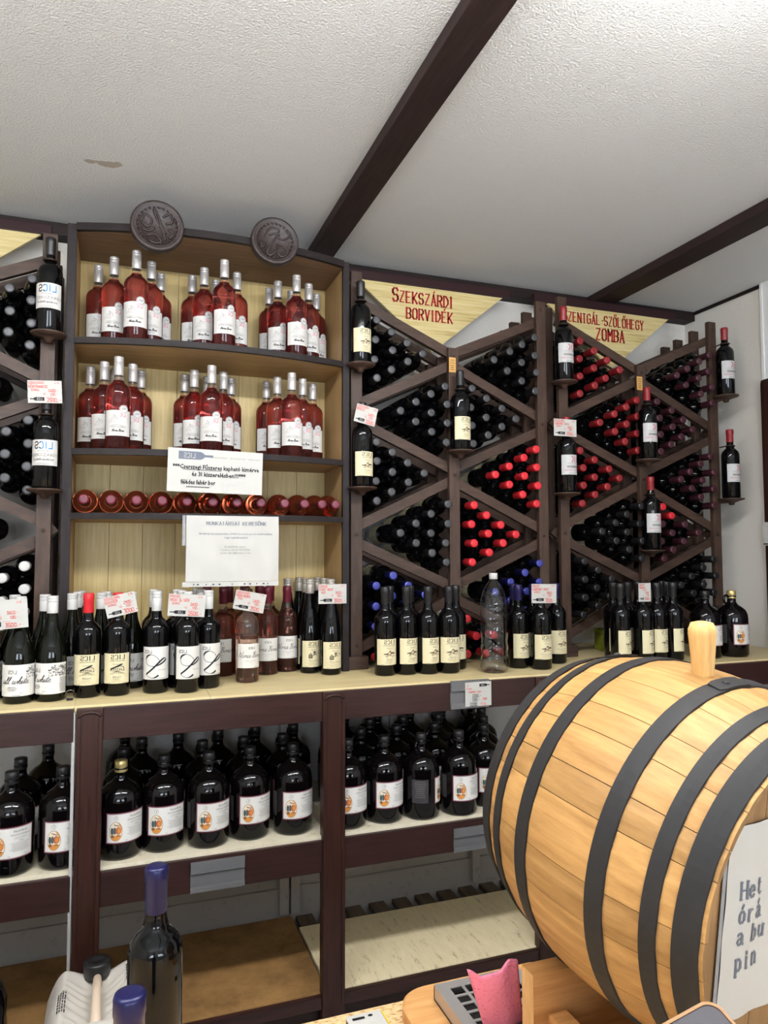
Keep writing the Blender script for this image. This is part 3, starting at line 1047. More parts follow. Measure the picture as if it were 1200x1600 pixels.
cab = root('display_cabinet', (.294, 2.59, CZ), 'pale pine display cabinet with bowed dark-edged shelves and two carved discs', 'cabinet')
for s_, xo, xi in ((-1, -.176, -.152), (1, .764, .744)):
    a, b = min(xo, xi), max(xo, xi)
    part('side_panel', MB().box(a, b, 2.486, 2.735, CZ, 2.655, 0, .001), 'oak_v', cab)
    part('side_edge', MB().box(a - .002, b + .002, 2.468, 2.486, CZ, 2.662, 0, .002), 'edge_v', cab, 'dark painted front edge')


def bowed(z0, z1, amp, top, n=28, xa=-.152, xb=.744):
    mb = MB()
    xs_ = [xa + (xb - xa) * i / n for i in range(n + 1)]
    for yo, mi in ((0, 1), (.016, 0)):
        A = []
        for xx in xs_:
            yf = bow(xx, amp) + yo
            yb = bow(xx, amp) + .016 if mi == 1 else 2.722
            A += [(xx, yf, z0), (xx, yb, z0), (xx, yb, z1), (xx, yf, z1)]
        fs = []
        for i in range(n):
            o = 4 * i
            for q in range(4):
                fs.append((o + q, o + (q + 1) % 4, o + 4 + (q + 1) % 4, o + 4 + q))
        fs += [(0, 3, 2, 1), (4 * n, 4 * n + 1, 4 * n + 2, 4 * n + 3)]
        mb.add(A, fs, mi)
    return mb


S1, S2, S3 = 2.292, 1.935, 1.731
for zt in (S1, S2, S3):
    part('shelf', bowed(zt - .020, zt, .080, False), ['oak_x', 'edge'], cab)
part('crown_board', bowed(2.640, 2.664, .088, True), ['crown', 'edge'], cab, 'brown veneered top board, shade painted into its brown, with dark bowed edge')
nb = 8
for k in range(nb):
    a = -.152 + .896 * k / nb
    part('back_board', MB().box(a + .0006, a + .896 / nb - .0006, 2.722, 2.734, CZ, 2.64, 0, .0008), 'pine', cab)


def medallion(cx, y, cz, r, kind):
    mb = MB()
    ax = dict(c=(cx, y, cz), x=(1, 0, 0), y=(0, 0, 1), z=(0, -1, 0))
    mb.lathe([(0, -.020), (r, -.020), (r, .004), (r * .97, .009), (r * .86, .010), (r * .83, .005), (r * .80, .007), (r * .77, .003), (0, .004)], 40, **ax)
    o = part('carved_medallion', mb, 'carved', cab)
    rel = MB()
    q = lambda a, b: (cx + a * r, y - .005, cz + b * r)
    S = []
    if kind == 0:
        S = [[(-.15, .62), (-.05, .3), (.1, 0), (.25, -.35), (.3, -.55)], [(-.15, .62), (-.02, .5), (.12, .1), (.3, -.3)], [(-.6, .1), (-.45, .4), (-.2, .2), (-.35, -.1), (-.6, .1)],
             [(.2, .35), (.45, .5), (.55, .2), (.3, .1)], [(-.4, -.45), (-.1, -.35), (.15, -.6), (-.1, -.7), (-.3, -.6)], [(-.55, -.2), (-.3, -.25), (-.1, -.1)], [(.4, -.1), (.6, -.25), (.45, -.45)]]
    else:
        S = [[(-.45, .1), (-.2, .5), (.15, .45), (.05, .2), (.35, .1), (.6, .3), (.45, .5)], [(.05, .2), (-.1, -.1), (-.35, -.5), (-.2, -.65), (.0, -.45), (.1, -.15)],
             [(.1, -.15), (.4, -.2), (.5, -.5), (.25, -.65), (.1, -.5)], [(-.6, -.1), (-.55, -.35), (-.4, -.2)], [(-.25, .2), (.0, .3), (.2, .25)]]
    for pl_ in S:
        rel.tube([q(a, b) for a, b in smooth2(pl_, 4)], r * .045, 6)
    for i in range(26):
        a = 2 * PI * i / 26
        rel.tube([q(.70 * math.cos(a), .70 * math.sin(a)), q(.74 * math.cos(a + .1), .74 * math.sin(a + .1))], r * .03, 5)
    ob = link('carved_relief', rel.mesh('carved_relief', 'carved', cab.location), o)


medallion(.092, 2.372, 2.650, .083, 0)
medallion(.472, 2.372, 2.657, .081, 1)


# ------------------------------------------------------------------ wine racks
def wine_rack(dx, dz, label):
    rk = root('wine_rack', (dx + 1.2, 2.65, CZ), label, 'rack')
    xl, xc, xr = .803 + dx, 1.197 + dx, 1.590 + dx
    pw = .043
    nl = [2.573, 2.122, 1.671, 1.222]
    nc = [2.354, 1.903, 1.452]
    tops = {xl: 2.645, xc: 2.395, xr: 2.625}
    for xp in (xl, xc, xr):
        zb = CZ + .045 if xp != xc else 1.43 + dz
        for k, (y0, y1) in enumerate(((2.497, 2.517), (2.60, 2.62), (2.70, 2.72), (2.785, 2.805))):
            part('post', MB().box(xp - pw / 2, xp + pw / 2, y0, y1, zb, tops[xp] + dz - .012 * k, 0, .002), 'rack', rk)
        if xp != xc:
            part('foot_block', MB().box(xp - .034, xp + .042, 2.485, 2.80, CZ, CZ + .047, 0, .004), 'rack_x', rk)
    for yk, y0 in enumerate((2.518, 2.640, 2.765)):
        hh = .036
        for side, xs_, xo in ((1, xl, -1), (-1, xr, 1)):
            xa, xb = xs_ + side * .0, xc
            for i in range(3):
                d = .021
                for (za, zb2) in ((nl[i] - d, nc[i] + d), (nl[i + 1] + d, nc[i] - d)):
                    if yk == 1 and False:
                        continue
                    part('diagonal_slat', MB().bar((xa - side * .012, za + dz - .007 * (1 if za > zb2 else -1) * 0), (xb, zb2 + dz), hh, .021, y0), 'rack_x', rk)
    # short tails of the slats behind the outer posts
    for xs_, sd in ((xl, -1), (xr, 1)):
        for z in nl[1:3]:
            tail = MB().bar((xs_, z + dz + .012), (xs_ + sd * .031, z + dz - .012), .03, .02, 2.56).bar((xs_, z + dz - .012), (xs_ + sd * .031, z + dz + .012), .03, .02, 2.54)
            part('slat_tail', tail, 'rack_x', rk)
    for xp, zs in ((xl, (2.60, 2.10, 1.67, 1.27)), (xc, (2.36, 1.90, 1.47)), (xr, (2.59, 2.12, 1.67, 1.27))):
        for z in zs:
            part('screw', MB().lathe([(.006, 0), (.006, .002), (.0035, .003), (.002, .0015), (0, .0015)], 12, c=(xp, 2.497, z + dz), x=(1, 0, 0), y=(0, 0, 1), z=(0, -1, 0)), 'screw', rk)
    return rk


def bracket(rk, x, z, y=2.45, side=0.0):
    """round display shelf turned of wood, with the ring that holds the neck"""
    mb = MB().lathe([(0, -.030), (.010, -.028), (.014, -.018), (.030, -.012), (.050, -.006), (.054, -.001), (.052, .0), (0, .0)], 32, c=(x, y, z))
    mb.box(x - .008 + side, x + .008 + side, y, 2.498, z - .02, z - .006)
    o = part('display_disc', mb, 'rack_x', rk)
    ring = MB().tube([(x + .019 * math.cos(a), y + .019 * math.sin(a), z + .232) for a in [2 * PI * i / 20 for i in range(20)]], .003, 6, closed=True)
    ring.tube([(x + .004 + side, y + .019, z + .232), (x + .008 + side, 2.498, z + .232)], .003, 6)
    part('neck_ring', ring, 'screw', rk)


def plate(rk, x, z):
    mb = MB().box(x - .014, x + .014, 2.4945, 2.4968, z - .029, z + .029)
    mb.polys(type_text('EXI', x, z + .013, .009, 1.0) + rect(x - .011, x + .011, z + .006, z + .008) + [p for p in lines(3, z - .004, .008, .018, .003, x=x)[0]], lambda a, b: (a, 2.4940, b), 1)
    part('name_plate', mb, ['tan_plate', 'ink'], rk, 'small tan printed plate on the centre post')


rack1 = wine_rack(0, 0, 'brown diamond wine rack under the Szekszárdi Borvidék sign')
rack2 = wine_rack(.888, .012, 'brown diamond wine rack under the Zomba sign by the right wall')
rack0 = wine_rack(-1.820, .005, 'brown diamond wine rack at the left edge beside the pine cabinet')
plate(rack1, 1.190, 2.327)
plate(rack2, 2.072, 2.325)
DISP = [(rack1, .803, 2.283), (rack1, .809, 1.838), (rack1, 1.200, 1.988), (rack2, 1.664, 2.289), (rack2, 1.670, 1.840), (rack2, 2.070, 1.991), (rack2, 2.078, 1.614),
        (rack2, 2.500, 2.292), (rack2, 2.514, 1.838), (rack0, -.224, 2.290), (rack0, -.224, 1.801)]
for rk, x, z in DISP:
    sd = -.018 if x > 2.4 else 0
    bracket(rk, x, z, side=sd)
dl = [('merlot', 'cap_black', 'cream-labelled merlot on the upper left display disc of the Szekszárdi rack'), ('merlot', 'cap_black', 'cream-labelled merlot below the price card on the Szekszárdi rack'),
      ('merlot', 'cap_black', 'cream-labelled merlot on the centre post disc of the Szekszárdi rack'), ('cuvee', 'cap_crimson', 'red-capped silver-label bottle on upper left disc of the Zomba rack'),
      ('cuvee', 'cap_crimson', 'red-capped silver-label bottle below the price card on the Zomba rack'), ('cuvee', 'cap_crimson', 'red-capped silver-label bottle on the upper centre disc of the Zomba rack'),
      ('cuvee', 'cap_crimson', 'red-capped silver-label bottle on the lower centre disc of the Zomba rack'), ('cuvee', 'cap_crimson', 'red-capped silver-label bottle on the upper disc by the right wall'),
      ('cuvee', 'cap_crimson', 'red-capped silver-label bottle on the lower disc by the right wall'), ('kek', 'cap_black', 'blue-lettered bottle on the upper disc of the left edge rack'),
      ('kek', 'cap_black', 'blue-lettered bottle on the lower disc of the left edge rack, under a card')]
for (rk, x, z), (lb, cp, tx) in zip(DISP, dl):
    bottle('tall', (x, 2.45, z + .0005), cp, lb, tx, group='display bottles on the rack discs', turn=R(-6) if lb == 'kek' else R(4))

ROWW = ['first', 'second', 'third', 'fourth']
YBASE = 2.762


def cell(rackname, bay, dx, dz, col0, zt, step, capm, label=None, skip=(), keep=None, special=None):
    """ten bottles lying in a triangular bay: four columns of 4, 3, 2, 1"""
    for k in range(4):
        if keep is not None and k >= keep:
            continue
        for j in range(4 - k):
            if (k, j) in skip:
                continue
            x = col0 + dx + step * k
            z = zt + dz - .0361 * k - .0722 * j
            cp = (special or {}).get((k, j), capm)
            cw = {'cap_black': 'black', 'cap_grey': 'grey', 'cap_red': 'bright red', 'cap_crimson': 'red', 'cap_burgundy': 'burgundy', 'cap_blue': 'blue', 'cap_white': 'white'}[cp]
            col = ['four-high column', 'three-high column', 'two-high column', 'tip'][k]
            tx = '%s-capped bottle in %s, %s, %s' % (cw, rackname, bay, col)
            if k < 3:
                tx += ', %s down' % ROWW[j]
            bottle('bord', (x + random.uniform(-.002, .002), YBASE + random.uniform(-.010, .012), z + random.uniform(-.0012, .0012)), cp, label, tx, group='bottles lying in the diamond racks',
                   rings=0, caplen=.060, lying=True, turn=random.uniform(-3, 3))


D = .0627
BL, BC = 'left bay %d', 'centre left bay %d'
for rn, dx, dz, conf in (
        ('Szekszárdi rack', 0, 0, dict(L1='cap_grey', L3='cap_grey', L5='cap_blue', C1='cap_grey', C3='cap_grey', R1='cap_grey', R3='cap_red', R5='cap_blue', E1='cap_grey', E3='cap_red')),
        ('Zomba rack', .888, .012, dict(L1='cap_crimson', L3='cap_crimson', L5='cap_black', C1='cap_crimson', C3='cap_black', R1='cap_burgundy', R3='cap_burgundy', R5='cap_black', E1='cap_burgundy', E3='cap_burgundy')),
        ('left edge rack', -1.820, .004, dict(R1='cap_grey', R3='cap_grey', R5='cap_white', E1='cap_black', E3='cap_black'))):
    S_ = rn.startswith('Szek')
    Z_ = rn.startswith('Zomba')
    lo = rn.startswith('left')
    for i, nm in ((0, 'top'), (1, 'middle'), (2, 'bottom')):
        zl = 2.458 - .451 * i
        if not lo:
            kk = 'L%d' % (1 + 2 * i)
            cell(rn, nm + ' left bay', dx, dz, .866, zl, D, conf[kk], 'lying' if (S_ and i == 2) else None, skip=((0, 0),) if (S_ and i == 2) else ())
        kk = 'R%d' % (1 + 2 * i)
        cell(rn, nm + ' right bay', dx, dz, 1.5435, zl + .005, -D, conf[kk], 'lying' if ((S_ and i > 0) or (Z_ and i == 2)) else None, keep=3 if lo else None)
        if i < 2:
            kk = ('C1', 'C3')[i]
            if not lo:
                cell(rn, ('upper', 'lower')[i] + ' centre-left bay', dx, dz, 1.148, zl - .223, -D, conf[kk], 'lying' if i == 1 else None)
            kk = ('E1', 'E3')[i]
            if lo:
                for k in (2, 3):
                    for j in range(4 - k):
                        bottle('bord', (1.257 + dx + D * k, YBASE, zl - .222 + dz - .0361 * k - .0722 * j), 'cap_black', None,
                               'black bottle in left edge rack, %s centre-right bay, %s' % (('upper', 'lower')[i], 'tip' if k == 3 else 'two-high column, ' + ROWW[j] + ' down'),
                               group='bottles lying in the diamond racks', lying=True)
            else:
                cell(rn, ('upper', 'lower')[i] + ' centre-right bay', dx, dz, 1.257, zl - .2235, D, conf[kk], None,
                     special={(0, 0): 'cap_red', (1, 0): 'cap_red'} if (Z_ and i == 1) else None)
# heap lying on the worktop under the first rack
hp_ = [(1.155, 0), (1.230, 0), (1.305, 0), (1.380, 0), (1.2675, 1), (1.3425, 1), (1.230, 2)]
for i, (x, lv) in enumerate(hp_):
    tx = ['left end of the bottom row', 'second in the bottom row', 'third in the bottom row', 'right end of the bottom row', 'left of the middle row', 'right of the middle row', 'alone on the very top'][i]
    bottle('bord', (x, YBASE, CZ + .038 + .0655 * lv), 'cap_red', 'lying', 'red-capped bottle heaped under the Szekszárdi rack, ' + tx, group='red-capped heap under the rack', lying=True)
bottle('bord', (.878, YBASE, CZ + .0385), 'cap_red', None, 'red-capped bottle lying on the worktop beside the Szekszárdi rack foot', lying=True)


# ------------------------------------------------------------------ bamboo signs
def sign(dx, dz, l1, l2, h1, h2, label, x1, x2):
    o = root('wall_sign', (1.2 + dx, 2.72, 2.45), label, 'sign')
    tri = [(.865, 2.712), (1.205, 2.438), (1.545, 2.712)]
    mb = MB()
    vs = [(a + dx, 2.720, b + dz) for a, b in tri] + [(a + dx, 2.732, b + dz) for a, b in tri]
    mb.add(vs, [(0, 1, 2), (5, 4, 3), (0, 3, 4, 1), (1, 4, 5, 2), (2, 5, 3, 0)])
    part('sign_board', mb, 'bamboo', o)
    part('top_strip', MB().box(.80 + dx, 1.575 + dx, 2.712, 2.736, 2.708 + dz, 2.744 + dz, 0, .002), 'maroon', o, 'maroon wooden strip along the top')
    if not l1:
        return
    lt = MB()
    lt.polys(l1, lambda a, b: (a + dx, 2.7192, b + dz)).polys(l2, lambda a, b: (a + dx, 2.7192, b + dz))
    part('lettering', lt, 'ink_sign', o, 'dark red serif lettering')


def small_caps(t, x, z, h, hs, sx):
    """first letter large, the rest small capitals"""
    P = stroke_text(t[0], x, z, h, sx=sx, serif=True)
    return P + stroke_text(t[1:], x + h / 6 * 5.6 * sx, z, hs, sx=sx, serif=True)


SERIF[:] = [0.62, 1.15]
SEK = small_caps('SZEKSZÁRDI', 1.030, 2.636, .054, .045, .62)
BOR = stroke_text('BORVIDÉK', 1.195, 2.570, .043, sx=.64, align=.5, serif=True)
sign(0, 0, SEK, BOR, 0, 0, 'bamboo-look triangular sign lettered Szekszárdi Borvidék above a rack', 0, 0)
SZO = small_caps('SZENTGÁL-SZŐLŐHEGY', .952, 2.640, .050, .042, .59)
ZOM = stroke_text('ZOMBA', 1.205, 2.570, .052, sx=.62, align=.5, serif=True)
sign(.895, .004, SZO, ZOM, 0, 0, 'bamboo-look triangular sign lettered Szentgál-Szőlőhegy Zomba near the right wall', 0, 0)
sign(-1.822, .006, [], [], 0, 0,
     'bamboo-look triangular sign cut off at the top left, above the left edge rack', 0, 0)

SERIF[:] = [0.5, 0.85]
# ------------------------------------------------------------------ rosé bottles in the cabinet
f = .965
ROSE = {
    'top shelf left cluster': (S1, [(-.089, 2.640), (-.037, 2.548), (.033, 2.468), (.082, 2.545), (.117, 2.645)], ['left end at the back', 'second from the left', 'front and tallest', 'right of the front one', 'right end at the back']),
    'top shelf middle cluster': (S1, [(.225, 2.625), (.258, 2.540), (.308, 2.640), (.315, 2.447), (.372, 2.546)], ['left end at the back', 'second from the left', 'mostly hidden at the back', 'front and tallest', 'right end']),
    'top shelf right cluster': (S1, [(.508, 2.655), (.525, 2.575), (.592, 2.655), (.576, 2.496), (.638, 2.564), (.690, 2.655)],
                                ['left end at the back', 'second from the left', 'mostly hidden at the back', 'front and tallest', 'right of the front one', 'right end at the back']),
    'second shelf left cluster': (S2, [(-.107, 2.635), (-.061, 2.556), (-.030, 2.645), (-.016, 2.474), (.028, 2.554), (.056, 2.637)],
                                  ['left end at the back', 'second from the left', 'mostly hidden at the back', 'front and tallest', 'right of the front one', 'right end at the back']),
    'second shelf middle cluster': (S2, [(.205, 2.642), (.231, 2.565), (.284, 2.650), (.281, 2.484), (.330, 2.562), (.367, 2.640)],
                                    ['left end at the back', 'second from the left', 'mostly hidden at the back', 'front and tallest', 'right of the front one', 'right end at the back']),
    'second shelf right cluster': (S2, [(.501, 2.655), (.524, 2.570), (.560, 2.493), (.616, 2.565), (.669, 2.625)],
                                   ['left end at the back', 'second from the left', 'front and tallest', 'right of the front one', 'right end']),
}
for nm, (z, pts, pos) in ROSE.items():
    for i, ((x, y), ps) in enumerate(zip(pts, pos)):
        bottle('rose', (x, y, z + .0005), 'cap_silver', 'rose', 'silver-capped rosé bottle in the %s, %s' % (nm, ps), group='rosé bottles standing in the cabinet', rings=1, caplen=.062,
               turn=R(random.uniform(-8, 4)), medal=(R(26), .128) if i != 0 else None)
for i, x in enumerate((-.110, -.032, .045, .123, .200, .283, .361, .441, .522, .591, .653, .702)):
    if i == 0:
        x = -.111
    wd = ['leftmost', 'second from the left', 'third from the left', 'fourth from the left', 'fifth from the left', 'sixth from the left', 'sixth from the right', 'fifth from the right',
          'fourth from the right', 'third from the right', 'second from the right', 'rightmost'][i]
    bottle('rose_lying', (x, 2.716, S3 + .0405), 'cap_wine', None, 'amber rosé bottle lying neck outward on the third shelf, %s' % wd, group='rosé bottles lying on the third shelf',
           lying=True, caplen=.052, turn=0)

# ------------------------------------------------------------------ bottles standing on the worktop
z = CZ + .0004
for i, (x, y) in enumerate([(-.264, 2.29), (-.181, 2.292), (-.291, 2.39), (-.209, 2.38), (-.358, 2.341)]):
    tx = ['white cuvée bottle under the leftmost price card', 'white cuvée bottle with the map print, right of the leftmost card', 'white cuvée bottle behind the leftmost price card',
          'white cuvée bottle behind the map-print one at the left', 'white cuvée bottle cut by the left frame edge'][i]
    bottle('burg', (x, y, z), 'cap_white', 'white', tx, group='white cuvée bottles', rings=1, turn=R([0, -38, 10, 5, 0][i]))
for i, (x, y) in enumerate([(-.136, 2.42), (-.127, 2.503), (-.121, 2.586), (-.053, 2.419), (-.038, 2.501), (.036, 2.422)]):
    tx = ['just left of the red-capped Bikavér, front', 'left of the Bikavér, second deep', 'left of the Bikavér, third deep', 'between the two Bikavér bottles, front', 'between the two Bikavér bottles, second deep',
          'right of the second Bikavér'][i]
    bottle('burg', (x, y, z), 'cap_white', 'white', 'grey-label white cuvée bottle ' + tx, group='white cuvée bottles', rings=1, turn=R([25, 10, 0, 5, 0, 12][i]))
for i, (x, y) in enumerate([(-.086, 2.31), (-.004, 2.31)]):
    bottle('bord', (x, y, z), 'cap_red', 'bikaver', ['red-capped Bikavér bottle with cream cellar label, left of its card', 'red-capped Bikavér bottle with cream cellar label, beneath its card'][i],
           group='Bikavér bottles', turn=R(-4))
for i, (x, y) in enumerate([(.106, 2.31), (.109, 2.389), (.104, 2.471), (.194, 2.285), (.182, 2.369), (.176, 2.449), (.262, 2.335), (.246, 2.419), (.243, 2.5)]):
    tx = ['left file, front', 'left file, second', 'left file, third', 'middle file, front under the card', 'middle file, second', 'middle file, third', 'right file, front', 'right file, second', 'right file, third'][i]
    bottle('bord', (x, y, z), 'cap_white', 'swash', 'white-capped bottle with a big swash L label, ' + tx, group='swash L bottles', rings=1, turn=R([-2, 0, 0, 14, 10, 5, 22, 10, 5][i]))
for i, (x, y) in enumerate([(.336, 2.545), (.290, 2.628), (.412, 2.544), (.365, 2.618), (.484, 2.52), (.469, 2.594), (.426, 2.662), (.562, 2.56), (.520, 2.655)]):
    tx = ['left of the card, front', 'left of the card, behind', 'behind the pale front bottle', 'second deep behind the card', 'right of the card, front', 'right of the card, second deep',
          'third deep behind the card', 'next to the flute bottles, front', 'next to the flute bottles, behind'][i]
    bottle('nora', (x, y, z), 'cap_wine', 'nora', 'wine-capped rosé bottle with white script label, ' + tx, group='script-label rosé bottles', turn=R([-28, -20, 0, 0, -14, 0, 0, -6, 0][i]))
bottle('nora_low', (.394, 2.39, z), 'clear', 'nora', 'pale half-full rosé bottle with white script label under the tilted card', turn=R(6), caplen=.03)
for i, (x, y) in enumerate([(.631, 2.5), (.635, 2.572), (.600, 2.640), (.668, 2.640), (.690, 2.44), (.706, 2.513), (.706, 2.584), (.737 - .036, 2.656 + .03)]):
    if i == 7:
        x, y = .706, 2.684
    if i == 3:
        x, y = .635, 2.684
    if i == 2:
        x, y = .573, 2.600
    tx = ['left file, front', 'left file, second', 'left file, set apart to the left', 'left file, last', 'right file, front under its card', 'right file, second', 'right file, third', 'right file, last'][i]
    bottle('flute', (x, y, z), 'cap_stone', 'pinot', 'slim pinot noir flute bottle with stone-grey cap, ' + tx, group='pinot noir flute bottles', rings=1, caplen=.052, turn=R([4, 0, -20, 0, 4, 0, 0, 0][i]))
for i, (x, y) in enumerate([(.860, 2.355), (.937, 2.35), (1.012, 2.335), (1.087, 2.325), (1.145, 2.39), (.900, 2.418), (.977, 2.415)]):
    tx = ['leftmost in front', 'second in front', 'third in front', 'rightmost in front', 'half hidden behind the rightmost', 'behind, between the first two', 'behind, between second and third'][i]
    bottle('bord', (x, y, z), 'cap_black', 'merlot', 'black-capped merlot on the worktop before the Szekszárdi rack, ' + tx, group='merlot bottles on the worktop', turn=R([-2, 6, 10, -10, -18, 0, 0][i]))
for i, (x, y) in enumerate([(1.372, 2.335), (1.432, 2.28), (1.562, 2.38), (1.396, 2.408), (1.449, 2.358), (1.495, 2.415)]):
    tx = ['left of the card', 'in front beneath the card', 'right of the card', 'second deep by the plastic bottle', 'directly behind the front one', 'behind, half hidden by the card'][i]
    bottle('bord', (x, y, z), 'cap_navy', 'cabernet', 'blue-capped cabernet with cream label, ' + tx, group='cabernet bottles on the worktop', turn=R([4, -4, 2, 0, 0, 0][i]))
for i, (x, y) in enumerate([(1.786, 2.289), (1.875, 2.27), (1.950, 2.28), (2.026, 2.279), (1.811, 2.361), (1.886, 2.37), (2.058, 2.348), (1.973, 2.415), (2.094, 2.415)]):
    tx = ['front row, leftmost', 'front row, beneath the narrow card', 'front row, third', 'front row, rightmost', 'second row, leftmost', 'second row, behind the card', 'second row, rightmost', 'third row, middle', 'third row, rightmost'][i]
    bottle('bord', (x, y, z), 'cap_black', 'tramini', 'black-capped cream-label bottle behind the barrel, ' + tx, group='cream-label bottles behind the barrel', turn=R([14, 20, 8, 24, 0, 0, 0, 0, 0][i]))

# ------------------------------------------------------------------ jugs
SZ = .7484
J = {'front row': ([(-.268, 2.235), (-.140, 2.238), (.012, 2.248), (.131, 2.262), (.259, 2.245), (.384, 2.262), (.517, 2.255), (.690, 2.240), (.815, 2.245), (.940, 2.232), (1.072, 2.222)], ),
     'second row': ([(-.262, 2.372), (.020, 2.378), (.255, 2.392), (.385, 2.394), (.512, 2.388), (.775, 2.365), (.905, 2.368), (1.040, 2.352), (1.190, 2.270)], ),
     'third row': ([(-.200, 2.500), (.075, 2.490), (.190, 2.515), (.320, 2.520), (.445, 2.522), (.575, 2.510), (.720, 2.485), (.850, 2.492), (.975, 2.486), (1.110, 2.475), (1.250, 2.385)], ),
     'back row': ([(.025, 2.610), (.790, 2.606), (.920, 2.610), (1.050, 2.605), (1.180, 2.600), (1.310, 2.515), (1.330, 2.640)], )}
ordn = ['leftmost', 'second', 'third', 'fourth', 'fifth', 'sixth', 'seventh', 'eighth', 'ninth', 'tenth', 'eleventh']
for rw, (pts,) in J.items():
    for i, (x, y) in enumerate(pts):
        gold = rw == 'front row' and i == 2
        turned = rw == 'front row' and i == 9
        tx = 'dark two-litre wine jug on the middle shelf, %s, %s from the left' % (rw, ordn[i]) if i else 'dark two-litre wine jug on the middle shelf, %s, leftmost' % rw
        if gold:
            tx = 'gold-capped dark wine jug beside the left post on the middle shelf'
        if turned:
            tx = 'dark wine jug turned so its label faces right, middle shelf front row'
        jug(x, y, SZ, tx, 'cap_gold' if gold else 'cap_black', turn=R(78) if turned else R(14 + random.uniform(-5, 6) - (10 if i == 0 else 0)), handle=R(-35) if turned else (R(-90) if rw == 'front row' or x < .6 else R(random.uniform(-15, 30))),
            group='wine jugs on the middle shelf')
jug(2.205, 2.300, z, 'black-capped dark wine jug on worktop behind the wooden bung', turn=R(8), group='wine jugs on the worktop')
jug(2.335, 2.292, z, 'gold-capped dark wine jug on worktop at the right', 'cap_gold', turn=R(14), handle=R(-10), group='wine jugs on the worktop')


# ------------------------------------------------------------------ clear plastic bottle
def ripple(a, h, r):
    if .015 < h < .105:
        return .0012 * math.sin(4 * a + h * 190)
    if .185 < h < .265:
        return .0013 * math.sin(3 * a - h * 260)
    return 0.0


ro = [(0, .008), (.020, .004), (.036, 0), (.044, .008)] + [(.0475, .012 + .004 * i) for i in range(24)] + [(.0455, .110), (.0475, .115), (.0475, .170), (.0450, .176)] + \
     [(.0475, .182 + .004 * i) for i in range(14)] + [(.046, .246), (.043, .262), (.037, .282), (.028, .300), (.019, .314), (.0145, .322), (.0135, .325), (.0135, .332)]
ri = [(max(0, r - .0008), h + (.0008 if r < .04 and h < .02 else 0)) for r, h in ro][::-1]
pet = link('plastic_bottle', MB().lathe(ro + ri, 48, rmod=ripple).mesh('plastic_bottle', 'clear'), None, (1.2385, 2.276, z))
tag(pet, 'empty clear ribbed plastic bottle with a white cap on the worktop', 'bottle')
link('bottle_cap', MB().lathe([(.0135, .323), (.0150, .324), (.0150, .343), (.0140, .345), (0, .345)], 24, rmod=lambda a, h, r: .0004 * math.sin(40 * a) if r > .0145 else 0).mesh('bottle_cap', 'cap_white'), pet)

# green carton and small ring tag
gb = root('green_box', (1.99, 2.60, CZ), 'small olive-green carton on the worktop behind the bottles near the right wall', 'box')
part('carton', MB().box(1.93, 2.09, 2.57, 2.65, CZ + .0005, CZ + .090, 0, .003), 'green_box', gb)
part('lid', MB().box(1.928, 2.092, 2.568, 2.652, CZ + .072, CZ + .092, 0, .003), 'green_box', gb)
rg = root('bottle_ring_tag', (-.128, 2.262, z), 'small clear ring with a dark tag lying on the worktop edge', 'tag')
part('ring', MB().tube([(-.128 + .013 * math.cos(a), 2.262 + .004 * math.sin(a) , z + .0145 + .013 * math.sin(a)) for a in [2 * PI * i / 20 for i in range(20)]], .0012, 6, closed=True), 'clear', rg)
part('tag', MB().box(-.137, -.120, 2.256, 2.259, z, z + .007, 0, .001), 'ink', rg)


# ------------------------------------------------------------------ price cards
def price_card(name, loc, wd, h, roll, rows, label, icon=(.06, .10, .42, .16), ryaw=0.0, tilt=0.0):
    """rows: (text, x from left 0..1, y 0..1, cap height in m, material)"""
    mb = MB().box(-wd / 2, wd / 2, -.0006, .0006, -h / 2, h / 2)
    mats = ['paper', 'ink_red', 'ink']
    for t, x, y, ch, m_ in rows:
        P = stroke_text(t, -wd / 2 + x * wd, -h / 2 + y * h, ch, wd=1.0, sx=.74, jit=.25)
        mb.polys(P, lambda a, b: (a, -.0012, b), mats.index(m_))
    if icon:
        x0, y0, l, hh = icon
        fl = name != 'rail'
        mb.polys(bottle_icon(-wd / 2 + x0 * wd, -h / 2 + y0 * h, l * wd, hh * h, flip=fl), lambda a, b: (a, -.0011, b), 2)
        mb.polys(stroke_text('LICS', -wd / 2 + (x0 + l * (.66 if fl else .33)) * wd, -h / 2 + (y0 + hh * .22) * h, hh * h * .55, wd=1.1, sx=.7, align=.5, mirror=True), lambda a, b: (a, -.0015, b), 0)
    o = link('price_card', mb.mesh('price_card', mats), None, loc, (R(tilt), R(roll), R(ryaw)))
    return tag(o, label, 'price card', 'handwritten price cards')


def std(l1, l2, l3, p1, p2, p3, extra=None):
    r = [(l1, .03, .84, .0068, 'ink_red'), ('0,75', .80, .86, .0048, 'ink_red'), (l2, .03, .67, .0078, 'ink_red')]
    if l3:
        r.append((l3, .10, .53, .0058, 'ink_red'))
    r += [(p1, .60, .50 if len(l2) < 13 else .48, .0078, 'ink_red'), ('+Ü', .44, .36, .0056, 'ink_red'), (p2, .66, .34, .0074, 'ink_red'), ('-------', .52, .22, .006, 'ink_red'), (p3, .56, .06, .0105, 'ink_red')]
    return r


